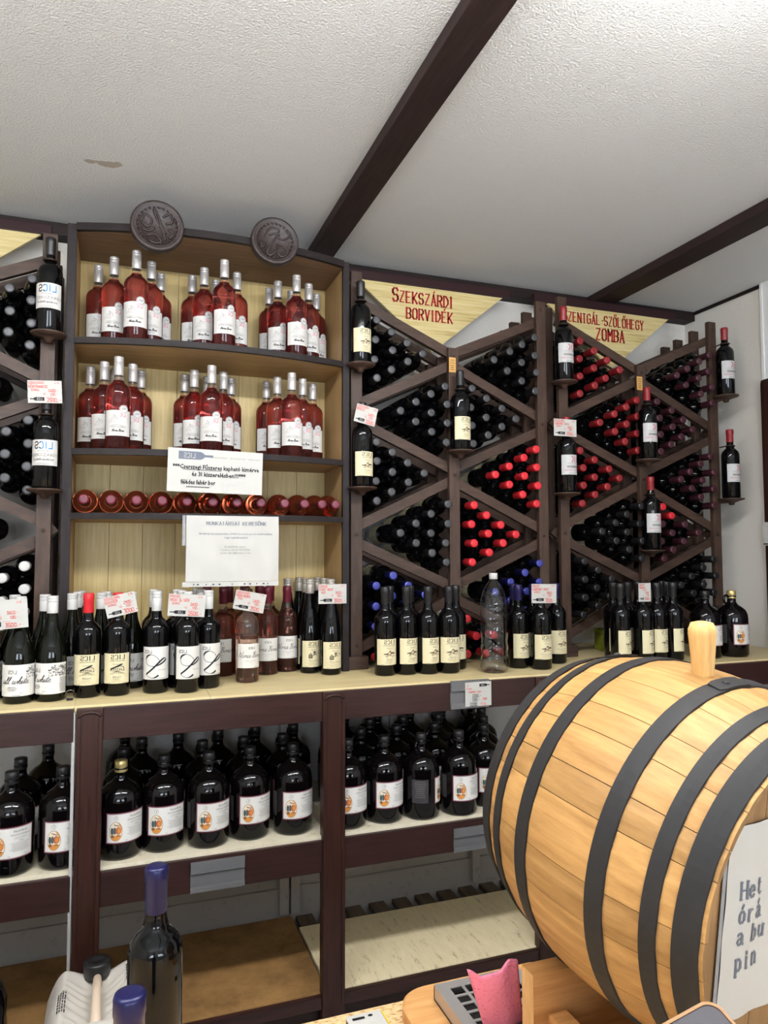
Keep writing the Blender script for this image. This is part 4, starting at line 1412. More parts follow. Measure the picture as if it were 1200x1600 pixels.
price_card('tag', (-.228, 2.424, 2.100), .096, .070, -3, std('SZEKSZÁRDI', 'KÉKFRANKOS', 'SZÁRAZ', '2400,-', '100,-', '2500,-'), 'Kékfrankos price card, 2500, on the left edge rack')
price_card('tag', (-.305, 2.244, 1.434), .130, .080, -4, std('PÁKOZDI', 'WHITE CUVÉE', 'SZÁRAZ', '3400,-', '100,-', '3500,-'), 'White Cuvée price card, 3500, on the white-capped bottles')
price_card('tag', (.003, 2.288, 1.451), .088, .062, -13, std('SZEKSZÁRDI', 'BIKAVÉR', 'SZÁRAZ', '2900,-', '100,-', '3000,-'), 'Bikavér price card, 3000, hung on the red-capped bottle')
price_card('tag', (.190, 2.262, 1.446), .108, .066, 4, std('PÁKOZDI', 'IRSAI OLIVÉR', 'SZÁRAZ', '2400,-', '100,-', '2500,-'), 'Irsai Olivér price card, 2500, on the swash L bottles')
price_card('tag', (.397, 2.368, 1.446), .100, .062, 11, std('SZEKSZÁRDI', 'NORA-BORA', 'ROZÉ', '2400,-', '100,-', '2500,-'), 'Nora-Bora rosé price card, 2500, tilted on the pale bottle')
price_card('tag', (.690, 2.418, 1.462), .100, .067, 0, std('PÁKOZDI', 'PINOT NOIR', 'ROZÉ', '3400,-', '100,-', '3500,-'), 'Pinot Noir price card, 3500, on the flute bottles')
price_card('tag', (.814, 2.424, 2.095), .080, .066, 12, std('SZEKSZÁRDI', 'MERLOT', None, '2400,-', '100,-', '2500,-'), 'Merlot price card, 2500, slanting on the Szekszárdi rack post')
price_card('tag', (1.647, 2.424, 2.097), .104, .068, 0, std('SZEKSZÁRDI', 'CABERNET SAUV', 'SZÁRAZ', '2400,-', '100,-', '2500,-'), 'Cabernet price card, 2500, on the Zomba rack post')
price_card('tag', (1.432, 2.256, 1.456), .103, .068, 1, std('PÁKOZDI', 'CABERNET SAUV', 'SZÁRAZ', '2900,-', '100,-', '3000,-'), 'Cabernet price card, 3000, on the blue-capped bottles')
price_card('tag', (1.868, 2.248, 1.452), .056, .070, 0, [('PÁKOZDI', .05, .86, .0056, 'ink_red'), ('TRAMINI', .05, .70, .0066, 'ink_red'), ('SZÁRAZ', .35, .58, .004, 'ink_red'), ('2400', .55, .44, .006, 'ink_red'), ('100', .65, .30, .006, 'ink_red'),
                                                             ('2500', .50, .10, .0078, 'ink_red')], 'narrow Tramini price card on the bottles behind the barrel', icon=(.06, .10, .36, .12))
price_card('rail', (1.109, 2.1483, 1.141), .095, .078, 0, [('2L', .08, .84, .0052, 'ink_red'), ('ETYEKI', .05, .70, .0052, 'ink_red'), ('CABERNET SAUV', .12, .56, .0054, 'ink_red'), ('2200,-', .27, .38, .0085, 'ink'), ('1000,-', .27, .24, .0075, 'ink'),
                                                             ('------', .26, .17, .006, 'ink'), ('3200', .17, .02, .0100, 'ink'), ('ÜVEG', .66, .25, .0058, 'ink_red'), ('FT/2L', .58, .04, .0062, 'ink_red')],
           'black and red price card, 3200, in the rail holder above the jugs', icon=(.54, .80, .40, .12))

# ------------------------------------------------------------------ posters on the cabinet
pa = MB()
pw_, ph_ = .302, .140


def pmap(u_, v_, d=0.0):
    return (u_ - pw_ / 2, -.0006 - d + .006 * math.cos(u_ / pw_ * PI * 1.2 - .6) * 0, v_)


n = 12
for i in range(n):
    for j in range(4):
        q = [(pw_ * (i + a) / n, ph_ * (j + b) / 4) for a, b in ((0, 0), (1, 0), (1, 1), (0, 1))]
        pa.add([(a - pw_ / 2, -.0006, b) for a, b in q], [(0, 1, 2, 3)], 0)
pa.box(-pw_ / 2, pw_ / 2, -.0005, .0004, 0, ph_, 0)
els = [(bottle_icon(-.118, .105, .108, .026), 'ink_slate'), (stroke_text('LICS', -.084, .1105, .0145, wd=.9, sx=.72, align=.5, mirror=True), 'paper'),
       (type_text('SZEKSZÁRD • BUDAFOK • PÁKOZD', .062, .113, .0050, 1.5), 'ink_grey'), (rect(-.142, .142, .0975, .0982), 'silver_print'),
       (type_text('***Cserszegi Fűszeres kapható kimérve', .002, .075, .0145, .86, bold=.026), 'ink'), (rect(-.104, .018, .0715, .0730), 'ink'),
       (type_text('és 3l kiszerelésben!!!***', .010, .052, .0145, .90, bold=.026), 'ink'), (type_text('félédes fehér bor', -.055, .0255, .0150, .76, bold=.026), 'ink'),
       lines(1, .0155, 0, .094, .0030, x=-.055, m_='ink'), (ribbon([(.03, .003), (.12, .003), (.12, .034), (.03, .034), (.03, .003)], .0006), 'silver_print')]
mats = ['paper', 'ink_slate', 'ink_grey', 'silver_print', 'ink']
for k, (P, m_) in enumerate(els):
    pa.polys(P, lambda a, b: (a, -.0010 - .0002 * k, b), mats.index(m_))
o = link('paper_notice', pa.mesh('paper_notice', mats), None, (.284, 2.378, S2 - .138), (0, R(1.2), 0))
tag(o, 'white laminated notice with a bottle logo taped to the second shelf', 'notice')

pb = root('paper_notice', (.344, 2.378, 1.508), 'white job notice in a plastic sleeve hanging from the third shelf', 'notice')
pw_, ph_ = .298, .212


def crinkle(a, b):
    return .0022 * math.sin(a * 47 + b * 20) * math.sin(b * 38 - a * 13) + .0015 * math.sin(a * 110 + 3 * b)


x0, z0 = .344 - pw_ / 2, 1.512
gx, gz = 24, 16
pbm = MB()
vs = [(x0 + pw_ * i / gx, 2.380 + crinkle(pw_ * i / gx, ph_ * j / gz), z0 + ph_ * j / gz) for j in range(gz + 1) for i in range(gx + 1)]
pbm.add(vs, [(j * (gx + 1) + i, j * (gx + 1) + i + 1, (j + 1) * (gx + 1) + i + 1, (j + 1) * (gx + 1) + i) for j in range(gz) for i in range(gx)], 0, True)
els = [(stroke_text('MUNKATÁRSAT KERESÜNK', 0.16, .182, .0105, sx=.93, align=.5, serif=True), 'ink_slate'), (type_text('Budafoki borászatunkba (XXII. kerület) pincei szakmunkára', .158, .151, .0056, 1.28, bold=.004), 'ink_slate'),
       (type_text('vagy segédmunkára', .158, .139, .0056, 1.28, bold=.008), 'ink_slate'), (type_text('Érdeklődni lehet:', .155, .109, .0060, 1.2), 'ink_grey'), (type_text('Telefon: 06 30 9713744', .155, .099, .0060, 1.2), 'ink_grey'),
       (type_text('email: vino@licspince.hu', .155, .089, .0060, 1.2), 'ink_grey')]
for P, m_ in els:
    pbm.polys(P, lambda a, b: (x0 + a, 2.3790 + crinkle(a, b), z0 + b), 1 if m_ == 'ink_slate' else 2)
part('paper_sheet', pbm, ['paper', 'ink_slate', 'ink_grey'], pb)
slv = MB()
slv.box(x0 - .012, x0 - .002, 2.3786, 2.3790, z0 + .115, z0 + ph_)
part('sleeve', slv, 'sleeve', pb, 'clear plastic sleeve edge')
hs = MB().box(x0 - .010, x0 + pw_, 2.3770, 2.3780, z0 - .016, z0 - .001)
for a, rx in ((.025, .0022), (.038, .004), (.064, .002), (.086, .004), (.106, .004), (.146, .002), (.186, .004), (.204, .004), (.226, .002), (.248, .004), (.262, .002)):
    hs.polys(ellipse(x0 + a, z0 - .009, rx, .0019, 12), lambda q, b: (q, 2.3766, b), 1)
part('punched_strip', hs, ['paper', 'ink'], pb, 'white punched filing strip')


# ------------------------------------------------------------------ front counter
FC = .86
fc = root('front_counter', (.5, .3, FLOOR), 'speckled beige serving counter carrying the barrel', 'counter')
part('counter_top', MB().box(-1.2, 1.9, .05, 1.160, FC - .035, FC, 0, .004), 'counter', fc)
part('counter_front', MB().box(-1.15, 1.85, 1.10, 1.13, FLOOR, FC - .035), 'mahog', fc)
part('counter_side', MB().box(-1.15, -1.12, .1, 1.10, FLOOR, FC - .035), 'mahog', fc)
part('counter_side', MB().box(1.82, 1.85, .1, 1.10, FLOOR, FC - .035), 'mahog', fc)

# ------------------------------------------------------------------ barrel
BP = Vector((.69640, .78399, 1.23265))
bd = Vector((.1661883, -.9784795, -.12230831)).normalized()
bx = -(bd.cross(Vector((0, 0, 1)))).normalized()
by = bd.cross(bx).normalized()
bar = link('wine_barrel', None)
mw = Matrix((bx, by, bd)).transposed().to_4x4()
mw.translation = BP
bar.matrix_world = mw
tag(bar, 'pale oak wine barrel with six black iron hoops on the front counter', 'barrel')
KB, TE = 1.08928, .1765


def br_(t):
    return .2195 - KB * t * t


def bpt(th, t, r):
    return (-r * math.cos(th), r * math.sin(th), t)


seams = [-29, -10.5, 2, 20.7, 31, 44.2, 54, 68.5]
a = 68.5
rs = random.Random(3)
while a < 331 - 16:
    a += rs.uniform(10, 17)
    seams.append(a)
seams[-1] = 331.0
for i in range(len(seams) - 1):
    t0, t1 = R(seams[i]) + .0022, R(seams[i + 1]) - .0022
    nt_, na = 14, 3
    mb = MB()
    ts = [-TE + 2 * TE * k / nt_ for k in range(nt_ + 1)]
    vs = []
    for t in ts:
        for kk in range(na + 1):
            th = t0 + (t1 - t0) * kk / na
            edge = .0010 if kk in (0, na) else 0
            vs.append(bpt(th, t, br_(t) - edge))
        for kk in range(na + 1):
            th = t0 + (t1 - t0) * kk / na
            fe = .020 if abs(t) < TE - .02 else .020 - .014 * (abs(t) - (TE - .02)) / .02
            vs.append(bpt(th, t, br_(t) - fe))
    st = 2 * (na + 1)
    fs = []
    for k in range(nt_):
        for kk in range(na):
            q = k * st + kk
            fs.append((q, q + st, q + st + 1, q + 1))
            q = k * st + na + 1 + kk
            fs.append((q, q + 1, q + st + 1, q + st))
        q = k * st
        fs.append((q, q + na + 1, q + na + 1 + st, q + st))
        q = k * st + na
        fs.append((q, q + st, q + st + na + 1, q + na + 1))
    nouter = len(fs)
    for k in (0, nt_):
        for kk in range(na):
            q = k * st + kk
            f = (q, q + 1, q + na + 2, q + na + 1)
            fs.append(f if k == 0 else f[::-1])
    mb.add(vs, fs[:nouter], 0, False)
    mb.f += [list(f_) for f_ in fs[nouter:]]
    mb.mi += [1] * (len(fs) - nouter)
    mb.sm += [False] * (len(fs) - nouter)
    for q_, f_ in enumerate(mb.f):
        if all((i_ % st) > na for i_ in f_):
            mb.mi[q_] = 1
    link('stave', mb.mesh('stave', ['stave', 'head']), bar)
HOOPS = [(.0499, .0724), (.1153, .1324), (.1482, .1725)]
for sgn in (1, -1):
    for hi, (a, b) in enumerate(HOOPS):
        lo_, hi_ = (a, b) if sgn > 0 else (-b, -a)
        pr = [(br_(lo_) - .001, lo_), (br_(lo_) + .0022, lo_), (br_((lo_ + hi_) / 2) + .0024, (lo_ + hi_) / 2), (br_(hi_) + .0022, hi_), (br_(hi_) - .001, hi_)]
        ho = link('hoop', MB().lathe(pr, 96, smooth=False).mesh('hoop', 'hoop'), bar)
        # riveted lap
        th0 = R({0: 80, 1: 118, 2: 140}[hi]) if sgn > 0 else R({0: 128, 1: 84, 2: 100}[hi])
        lap = MB()
        dth = .055 / br_(a)
        n = 6
        for k in range(n):
            aa, ab = th0 + dth * k / n, th0 + dth * (k + 1) / n
            ins = .003 if k == 0 else 0
            lap.add([bpt(aa, lo_ + ins, br_(lo_) + .0042), bpt(ab, lo_, br_(lo_) + .0042), bpt(ab, hi_, br_(hi_) + .0042), bpt(aa, hi_ - ins, br_(hi_) + .0042)], [(0, 1, 2, 3)])
            lap.add([bpt(aa, lo_ + ins, br_(lo_)), bpt(ab, lo_, br_(lo_)), bpt(ab, lo_, br_(lo_) + .0042), bpt(aa, lo_ + ins, br_(lo_) + .0042)], [(0, 1, 2, 3)])
            lap.add([bpt(aa, hi_ - ins, br_(hi_)), bpt(ab, hi_, br_(hi_)), bpt(ab, hi_, br_(hi_) + .0042), bpt(aa, hi_ - ins, br_(hi_) + .0042)], [(3, 2, 1, 0)])
        lap.add([bpt(th0, lo_ + .003, br_(lo_)), bpt(th0, lo_ + .003, br_(lo_) + .0042), bpt(th0, hi_ - .003, br_(hi_) + .0042), bpt(th0, hi_ - .003, br_(hi_))], [(0, 1, 2, 3)])
        link('hoop_lap', lap.mesh('hoop_lap', 'hoop'), ho)
        tm = (lo_ + hi_) / 2
        cth = th0 + dth * .4
        c = Vector(bpt(cth, tm, br_(tm) + .004))
        zz = Vector(bpt(cth, 0, 1)).normalized()
        xx = Vector((0, 0, 1))
        link('rivet', MB().lathe([(.005, 0), (.0045, .0015), (.002, .0026), (0, .0028)], 12, c=c, x=xx, y=zz.cross(xx), z=zz).mesh('rivet', 'hoop'), ho)
for sgn in (1, -1):
    th_ = .150 * sgn
    rh = br_(.150) - .021
    for k in range(6):
        xa, xb = -rh + 2 * rh * k / 6 + .0005, -rh + 2 * rh * (k + 1) / 6 - .0005
        q = [xa + (xb - xa) * i / 6 for i in range(7)]
        top_ = [(x_, math.sqrt(max(0, rh * rh - x_ * x_))) for x_ in q]
        pts = [(x_, -y_) for x_, y_ in top_] + top_[::-1]
        n = len(pts)
        mb = MB().add([(x_, y_, th_) for x_, y_ in pts] + [(x_, y_, th_ - .016 * sgn) for x_, y_ in pts],
                      [tuple(range(n)) if sgn > 0 else tuple(range(n))[::-1], tuple(range(n, 2 * n))[::-1] if sgn > 0 else tuple(range(n, 2 * n))] + [(i, i + n, (i + 1) % n + n, (i + 1) % n) for i in range(n)])
        link('head_board', mb.mesh('head_board', 'head'), bar)
bung = link('wooden_bung', MB().lathe([(.0120, -.012), (.0128, .0), (.0166, .048), (.0170, .051), (.0168, .057), (.0135, .065), (.006, .067), (0, .067)], 28, c=(0, 0, 0)).mesh('wooden_bung', 'bung'), None)
bl = bpt(R(87.9), .024, br_(.024))
bung.parent = bar
bung.location = bl
bung.rotation_euler = (R(-94), 0, R(4))
# paper in a sleeve on the head
bn = link('paper_notice', None)
bn.matrix_world = mw @ Matrix.Translation((0, 0, .1515))
tag(bn, 'white notice in a clear sleeve on the barrel head, grey serif text', 'notice')
pu0, pu1, pv0, pv1 = -.1225, .135, -.118, .098


def crk(a, b):
    return .0012 + .0008 * (1 + math.sin(a * 60 + b * 35) * math.sin(b * 50 - a * 22)) + .0008 * math.sin(a * 140)


gx, gz = 26, 20
hm = MB()
vs = [(pu0 + (pu1 - pu0) * i / gx, pv0 + (pv1 - pv0) * j / gz, crk(pu0 + (pu1 - pu0) * i / gx, pv0 + (pv1 - pv0) * j / gz)) for j in range(gz + 1) for i in range(gx + 1)]
hm.add(vs, [(j * (gx + 1) + i, j * (gx + 1) + i + 1, (j + 1) * (gx + 1) + i + 1, (j + 1) * (gx + 1) + i) for j in range(gz) for i in range(gx)], 0, True)


def serif_lower(t, x, y, h):
    """bold upright lettering with small feet"""
    return stroke_text(t, x, y, h, sx=.74, serif=True)


for t, y in (('Het', .0170), ('órá', -.0090), ('a bu', -.0335), ('pin', -.0620)):
    P = serif_lower(t, -.0955, y, .0185)
    hm.polys(P, lambda a, b: (a, b, .0010 + crk(a, b)), 1)
link('paper_sheet', hm.mesh('paper_sheet', ['paper', 'ink_slate']), bn)
link('sleeve_edge', MB().box(pu0 - .006, pu0, pv0, pv1, .001, .0016).mesh('sleeve_edge', 'sleeve'), bn)

# cradle
cr = root('barrel_cradle', (.68, .77, FC), 'beech cradle carrying the barrel on the front counter', 'stand')


def plank(y0, y1, ztop):
    ym = (y0 + y1) / 2
    t = (BP.y - ym) / -bd.y * -1
    t = (ym - BP.y) / bd.y
    c = BP + bd * t
    r = br_(t) + .0035
    xa, xb = c.x - .170, c.x + .170
    hc = math.sqrt(max(0, r * r - (c.z - ztop) ** 2))
    arc = []
    a0 = math.atan2(ztop - c.z, -hc)
    a1 = math.atan2(ztop - c.z, hc)
    for i in range(17):
        a = (a0 if a0 < 0 else a0) + (a1 - a0) * i / 16
        arc.append((c.x + r * math.cos(a), c.z + r * math.sin(a)))
    top = [(xa, ztop)] + arc + [(xb, ztop)]
    mb = MB()
    n = len(top)
    V = [(x_, y0, z_) for x_, z_ in top] + [(x_, y0, FC) for x_, z_ in top] + [(x_, y1, z_) for x_, z_ in top] + [(x_, y1, FC) for x_, z_ in top]
    F = []
    for i in range(n - 1):
        F += [(i, n + i, n + i + 1, i + 1), (2 * n + i + 1, 3 * n + i + 1, 3 * n + i, 2 * n + i), (i, i + 1, 2 * n + i + 1, 2 * n + i)]
    F += [(n - 1, 2 * n - 1, 4 * n - 1, 3 * n - 1)]
    mb.add(V, F, 0)
    mb.add([(xa, y0, FC), (xa, y0, ztop), (xa, y1, ztop), (xa, y1, FC)], [(0, 1, 2, 3)], 1)
    part('end_plank', mb, ['cradle', 'endgrain'], cr)


plank(.848, .876, 1.052)
plank(.690, .718, 1.030)
for xa in (.535, .812):
    part('side_rail', MB().box(xa, xa + .028, .718, .848, .940, 1.000, 0, .002), 'cradle', cr)

# ------------------------------------------------------------------ things on the front counter
# rounded serving board
sb = MB()
cor = []
X0b, X1b, Y0b, Y1b, rb = .432, .70, .93, 1.152, .055
for cx_, cy_, a0 in ((X1b - .01, Y1b - .01, 0), (X0b + rb, Y1b - rb, 90), (X0b + rb, Y0b + rb, 180), (X1b - .01, Y0b + .01, 270)):
    rr = rb if cx_ < .6 else .01
    for i in range(9):
        a = R(a0 + 90 * i / 8)
        cor.append((cx_ + rr * math.cos(a), cy_ + rr * math.sin(a)))
n = len(cor)
sb.add([(a, b, FC + .0005) for a, b in cor] + [(a, b, FC + .020) for a, b in cor] + [(a + (.003 if a < .56 else -.003), b + (.003 if b < 1.04 else -.003), FC + .022) for a, b in cor],
       [tuple(range(n))[::-1], tuple(range(2 * n, 3 * n))] + [(i, (i + 1) % n, (i + 1) % n + n, i + n) for i in range(n)] + [(i + n, (i + 1) % n + n, (i + 1) % n + 2 * n, i + 2 * n) for i in range(n)])
tag(link('serving_board', sb.mesh('serving_board', 'board_wood')), 'rounded wooden board under the drip tray on the front counter', 'board')
BZ = FC + .0225
dt = root('drip_tray', (.56, 1.05, BZ), 'steel drip tray with square-holed grate on the wooden board', 'tray')
ta, tb, tc_, td = .487, .640, .945, 1.108
TZ = BZ + .022
part('tray_body', MB().box(ta, tb, tc_, td, BZ, BZ + .003).box(ta, ta + .003, tc_, td, BZ, TZ).box(tb - .003, tb, tc_, td, BZ, TZ).box(ta, tb, tc_, tc_ + .003, BZ, TZ).box(ta, tb, td - .003, td, BZ, TZ), 'steel', dt)
gr = MB()
nx_, ny_ = 5, 6
mx, my = .020, .018
pitx, pity = (tb - ta - 2 * mx) / nx_, (td - tc_ - 2 * my) / ny_
bw = .0052
gr.box(ta, ta + mx, tc_, td, TZ, TZ + .0015).box(tb - mx, tb, tc_, td, TZ, TZ + .0015).box(ta + mx, tb - mx, tc_, tc_ + my, TZ, TZ + .0015).box(ta + mx, tb - mx, td - my, td, TZ, TZ + .0015)
for i in range(1, nx_):
    gr.box(ta + mx + pitx * i - bw / 2, ta + mx + pitx * i + bw / 2, tc_ + my, td - my, TZ, TZ + .0015)
for j in range(1, ny_):
    gr.box(ta + mx, tb - mx, tc_ + my + pity * j - bw / 2, tc_ + my + pity * j + bw / 2, TZ, TZ + .00145)
part('grate', gr, 'steel', dt)
part('tray_shade_sheet', MB().box(ta + .003, tb - .003, tc_ + .003, td - .003, BZ + .003, BZ + .004), 'tray_shade', dt, 'dark sheet painting the shade inside the tray')

# pink cloth leaning against the cradle
cl = MB()
gx, gz = 22, 20
V = []
for j in range(gz + 1):
    for i in range(gx + 1):
        u_, v_ = i / gx, j / gz
        lx, rx = .510 - .059 * v_, .572 - .044 * v_
        topz = .130 - .013 * math.sin(min(1, u_ / .8) * PI) + .0015 * math.sin(u_ * 17)
        V.append((lx + (rx - lx) * u_, .972 - .062 * v_ + .003 * math.sin(u_ * 7 + .6) * (1 - .4 * v_), TZ + .003 + topz * v_))
m1 = (gx + 1) * (gz + 1)
V2 = [(a, b + .0045, c) for a, b, c in V]
F = [(j * (gx + 1) + i, j * (gx + 1) + i + 1, (j + 1) * (gx + 1) + i + 1, (j + 1) * (gx + 1) + i) for j in range(gz) for i in range(gx)]
cl.add(V + V2, F + [tuple(m1 + q for q in f[::-1]) for f in F], 0, True)
bord = [i for i in range(gx + 1)] + [(j + 1) * (gx + 1) + gx for j in range(gz)] + [gz * (gx + 1) + i for i in range(gx - 1, -1, -1)] + [j * (gx + 1) for j in range(gz - 1, 0, -1)]
o0 = len(cl.f)
for q in range(len(bord)):
    a_, b_ = bord[q], bord[(q + 1) % len(bord)]
    cl.f.append([b_, a_, m1 + a_, m1 + b_])
    cl.mi.append(0)
    cl.sm.append(True)
tag(link('sponge_cloth', cl.mesh('sponge_cloth', 'pink')), 'pink sponge cloth draped by the drip tray against the barrel cradle', 'cloth')

# little white card box at the frame's bottom
cb = root('card_box', (.385, 1.105, FC), 'small white box with yellow and black edge on the counter', 'box')
part('box_body', MB().box(.345, .402, 1.06, 1.128, FC + .0005, FC + .012, 0, .001), 'ink', cb)
part('edge_strip', MB().box(.4025, .405, 1.06, 1.127, FC + .001, FC + .013), 'yellow', cb)
lid = MB().box(.344, .401, 1.059, 1.127, FC + .0122, FC + .0150, 0, .0008)
lid.polys(ellipse(.382, 1.118, .004, .003, 10) + rect(.352, .372, 1.113, 1.119), lambda a, b: (a, b, FC + .0153), 1)
part('lid', lid, ['paper', 'ink'], cb)

# two bottles of blue-capped wine near the camera
LMB = MB().lathe(prof_bord(.302, .0372), 40).mesh('bottle_body', 'black_glass')
for loc, tx in (((.0555, 1.092, FC + .0005), 'tall unlabelled bottle with blue capsule standing on the front counter'), ((.0165, .792, FC + .0005), 'blue capsule bottle at the bottom edge, nearest the camera')):
    o = tag(link('wine_bottle', LMB, None, loc), tx, 'bottle', 'blue-capped bottles on the front counter')
    link('capsule', cap_mesh('capsule', 'cap_blue', .302, .062, r=.0156), o)
link('foil_mark', MB().box(-.003, .003, -.0163, -.0158, .268, .274).mesh('foil_mark', 'tan_plate'), o)

# smartphone on a stand
ctr = CAM + Vector((.766, .806, -.603)) * .60
fw = (ctr - CAM).normalized()
er = fw.cross(Vector((0, 0, 1))).normalized()
eu = er.cross(fw).normalized()
a = R(38)
eu2 = (eu * math.cos(a) + fw * math.sin(a)).normalized()
en = er.cross(eu2).normalized()
ang = R(-3)
c45, s45 = math.cos(R(45) + ang), math.sin(R(45) + ang)
ex = (er * c45 + eu2 * s45).normalized()
ey = (eu2 * c45 - er * s45).normalized()
W_, H_, rc = .078, .158, .013
pm_ = Matrix((ex, ey, en)).transposed().to_4x4()
pm_.translation = ctr - ex * (W_ / 2) - ey * (H_ / 2)
ph = link('smartphone', None)
ph.matrix_world = pm_
tag(ph, 'smartphone in a gold-rimmed case before the barrel, bottom right', 'phone')


def rrect(wd, h, r, n=7):
    out = []
    for cx_, cy_, a0 in ((wd / 2 - r, h / 2 - r, 0), (-wd / 2 + r, h / 2 - r, 90), (-wd / 2 + r, -h / 2 + r, 180), (wd / 2 - r, -h / 2 + r, 270)):
        for i in range(n + 1):
            t = R(a0 + 90 * i / n)
            out.append((cx_ + r * math.cos(t), cy_ + r * math.sin(t)))
    return out


oc, ic = rrect(W_, H_, rc), rrect(W_ - .005, H_ - .005, rc - .0025)
n = len(oc)
cs = MB().add([(x_, y_, -.009) for x_, y_ in oc] + [(x_, y_, .0012) for x_, y_ in oc] + [(x_, y_, .0012) for x_, y_ in ic] + [(x_, y_, -.001) for x_, y_ in ic],
              [tuple(range(n))[::-1]] + [(i + k * n, (i + 1) % n + k * n, (i + 1) % n + (k + 1) * n, i + (k + 1) * n) for k in range(3) for i in range(n)])
link('case_rim', cs.mesh('case_rim', 'gold_rim'), ph)
sc_ = MB().add([(x_, y_, .0004) for x_, y_ in ic], [tuple(range(n))])
sc_.polys(rect(-.030, .030, .000, .030), lambda p, q: (p, q, .0007), 1)  # patch of painted reflection on the glass
link('screen', sc_.mesh('screen', ['screen', 'screen_reflection']), ph)
low = Vector((ctr.x + .02, ctr.y - .0, FC))
bk = pm_ @ Vector((0, -.03, -.0092))
sd = MB().tube([pm_ @ Vector((0, -.03, -.0095)), bk + Vector((0, .02, -.04)), Vector((bk.x, bk.y + .02, FC + .008))], .006, 10)
sd.lathe([(.05, 0), (.05, .006), (.045, .009), (0, .009)], 32, c=(bk.x, bk.y + .02, FC + .0005))
so = link('phone_stand', sd.mesh('phone_stand', 'black_plastic'), ph)
so.matrix_parent_inverse = pm_.inverted()

# ------------------------------------------------------------------ jerrycan and black canister on the floor
JC = Vector((-.035, 1.89, FLOOR))
jcn = root('jerrycan', JC, 'milky white jerrycan with black screw cap on the floor beside the left post', 'jerrycan')
gxn, gyn = 40, 76
Wc, Dc, Hc = .226, .30, .434


def can_top(u_, v_):
    """height of the can's top: u across, v front (0) to back (1)"""
    du, dv = abs(2 * u_ - 1), abs(2 * v_ - 1)
    z_ = Hc - .016 * du ** 2 - .030 * max(0, .45 - v_) / .45
    z_ -= .055 * (max(0, du - .62) / .38) ** 2.2 + .050 * (max(0, dv - .66) / .34) ** 2.2
    val = math.cos(min(1, du / .64) * PI / 2) ** 1.2
    ends = min(1, max(0, (v_ - .16) / .14)) * (1 if v_ < .70 else max(.55, 1 - (v_ - .70) / .12 * .45))
    z_ -= .052 * val * ends
    if .15 < du < .66 and .24 < v_ < .72:
        z_ += .0050 * math.sin(v_ * 72) * math.sin((du - .15) / .51 * PI)
    return z_


cn = MB()
V = []
for j in range(gyn + 1):
    for i in range(gxn + 1):
        u_, v_ = i / gxn, j / gyn
        V.append((JC.x - Wc / 2 + Wc * u_, JC.y - Dc / 2 + Dc * v_, FLOOR + can_top(u_, v_)))
F = [(j * (gxn + 1) + i, j * (gxn + 1) + i + 1, (j + 1) * (gxn + 1) + i + 1, (j + 1) * (gxn + 1) + i) for j in range(gyn) for i in range(gxn)]
cn.add(V, F, 0, True)
bord = [i for i in range(gxn + 1)] + [(j + 1) * (gxn + 1) + gxn for j in range(gyn)] + [gyn * (gxn + 1) + i for i in range(gxn - 1, -1, -1)] + [j * (gxn + 1) for j in range(gyn - 1, 0, -1)]
loops = [[V[q] for q in bord]]
for z_, e in ((.335, .0025), (.30, .0035), (.285, .0050), (.10, .0050), (.02, .002), (0.0005, -.006)):
    loops.append([(JC.x + (V[q][0] - JC.x) * (1 + e / .11), JC.y + (V[q][1] - JC.y) * (1 + e / .15), FLOOR + z_) for q in bord])
nb_ = len(bord)
allv = [p for lp in loops for p in lp]
cn.add(allv, [(k * nb_ + (i + 1) % nb_, k * nb_ + i, (k + 1) * nb_ + i, (k + 1) * nb_ + (i + 1) % nb_) for k in range(len(loops) - 1) for i in range(nb_)] + [tuple((len(loops) - 1) * nb_ + i for i in range(nb_))], 0, True)
part('can_body', cn, 'can', jcn)
hy0, hy1 = JC.y - Dc / 2 + Dc * .30, JC.y - Dc / 2 + Dc * .72
hz = FLOOR + Hc
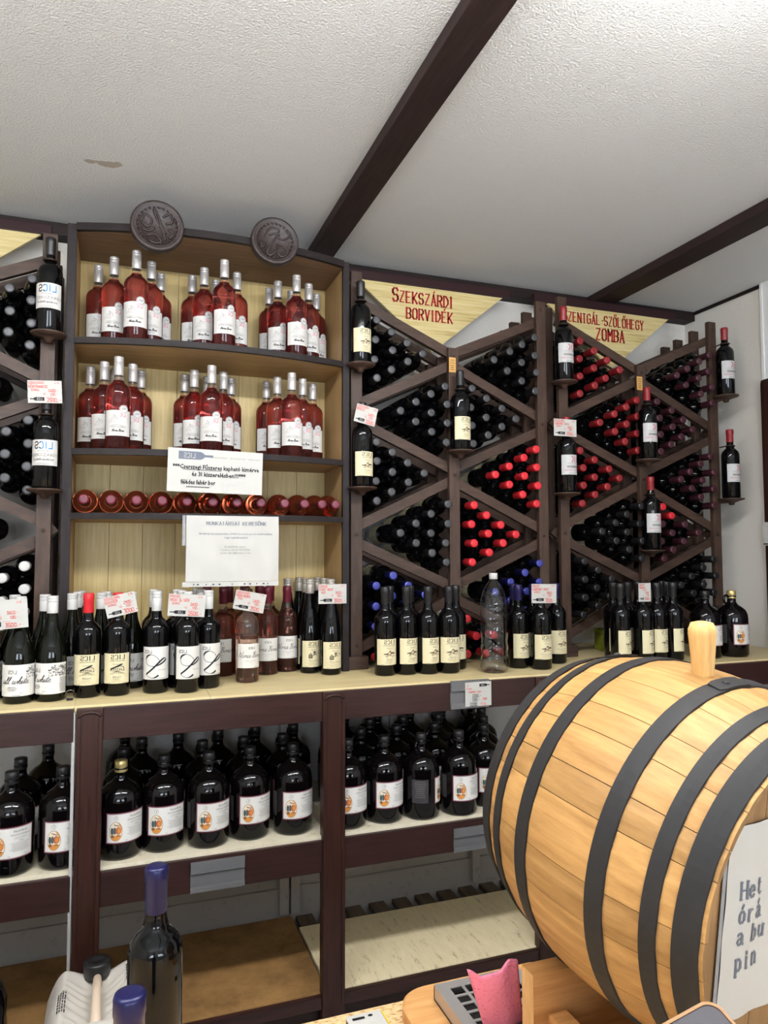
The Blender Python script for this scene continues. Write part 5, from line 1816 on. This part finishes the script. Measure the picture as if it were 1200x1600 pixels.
part('handle', MB().tube([(JC.x, hy0 - .03, hz - .080), (JC.x, hy0 - .01, hz - .046), (JC.x, hy0 + .02, hz - .024), (JC.x, (hy0 + hy1) / 2, hz - .014), (JC.x, hy1 - .01, hz - .012), (JC.x, hy1 + .012, hz - .040)], [.016, .013, .0105, .0095, .0095, .012], 12), 'can_handle', jcn)
ccx, ccy = JC.x - .002, JC.y + Dc * .345
part('screw_cap', MB().lathe([(.026, -.020), (.031, -.018), (.032, .014), (.029, .018), (.012, .018), (.010, .0165), (0, .0165)], 36, c=(ccx, ccy, hz - .010), rmod=lambda a, h, r: .0012 * math.sin(18 * a) if r > .0305 else 0), 'black_plastic', jcn)
for sx_, uu in ((-1, .17), (1, .83)):
    st_ = MB()
    xx0 = JC.x - Wc / 2 + Wc * uu
    yy0 = JC.y - .015 if sx_ < 0 else JC.y + .06

    def onc(a, b, d=.0012, xx0=xx0, yy0=yy0):
        u_, v_ = (xx0 + a - JC.x + Wc / 2) / Wc, (yy0 + b - JC.y + Dc / 2) / Dc
        return (xx0 + a, yy0 + b, FLOOR + can_top(min(max(u_, 0), 1), min(max(v_, 0), 1)) + d)
    for j in range(8):
        st_.add([onc(-.012, -.038 + .076 * j / 8), onc(.012, -.038 + .076 * j / 8), onc(.012, -.038 + .076 * (j + 1) / 8), onc(-.012, -.038 + .076 * (j + 1) / 8)], [(0, 1, 2, 3)], 0)
    for k in range(4):
        yv = -.034
        while yv < .03:
            dy_ = random.uniform(.003, .009)
            st_.add([onc(-.009 + .005 * k, yv, .002), onc(-.0065 + .005 * k, yv, .002), onc(-.0065 + .005 * k, yv + dy_, .002), onc(-.009 + .005 * k, yv + dy_, .002)], [(0, 1, 2, 3)], 1)
            yv += dy_ + .0025
    part('sticker', st_, ['paper', 'ink'], jcn, 'small white printed sticker')
bk_ = link('black_canister', MB().lathe([(0, .0005), (.10, 0), (.112, .012)] + [(.112 - (.003 if i % 2 else 0), .03 + .022 * i) for i in range(16)] + [(.110, .395), (.100, .425), (.075, .445), (.03, .450), (0, .450)], 48).mesh('black_canister', 'jug_glass'),
           None, (-.345, 1.98, FLOOR))
tag(bk_, 'glossy black ribbed canister cut by the left frame edge, beside the jerrycan', 'canister')
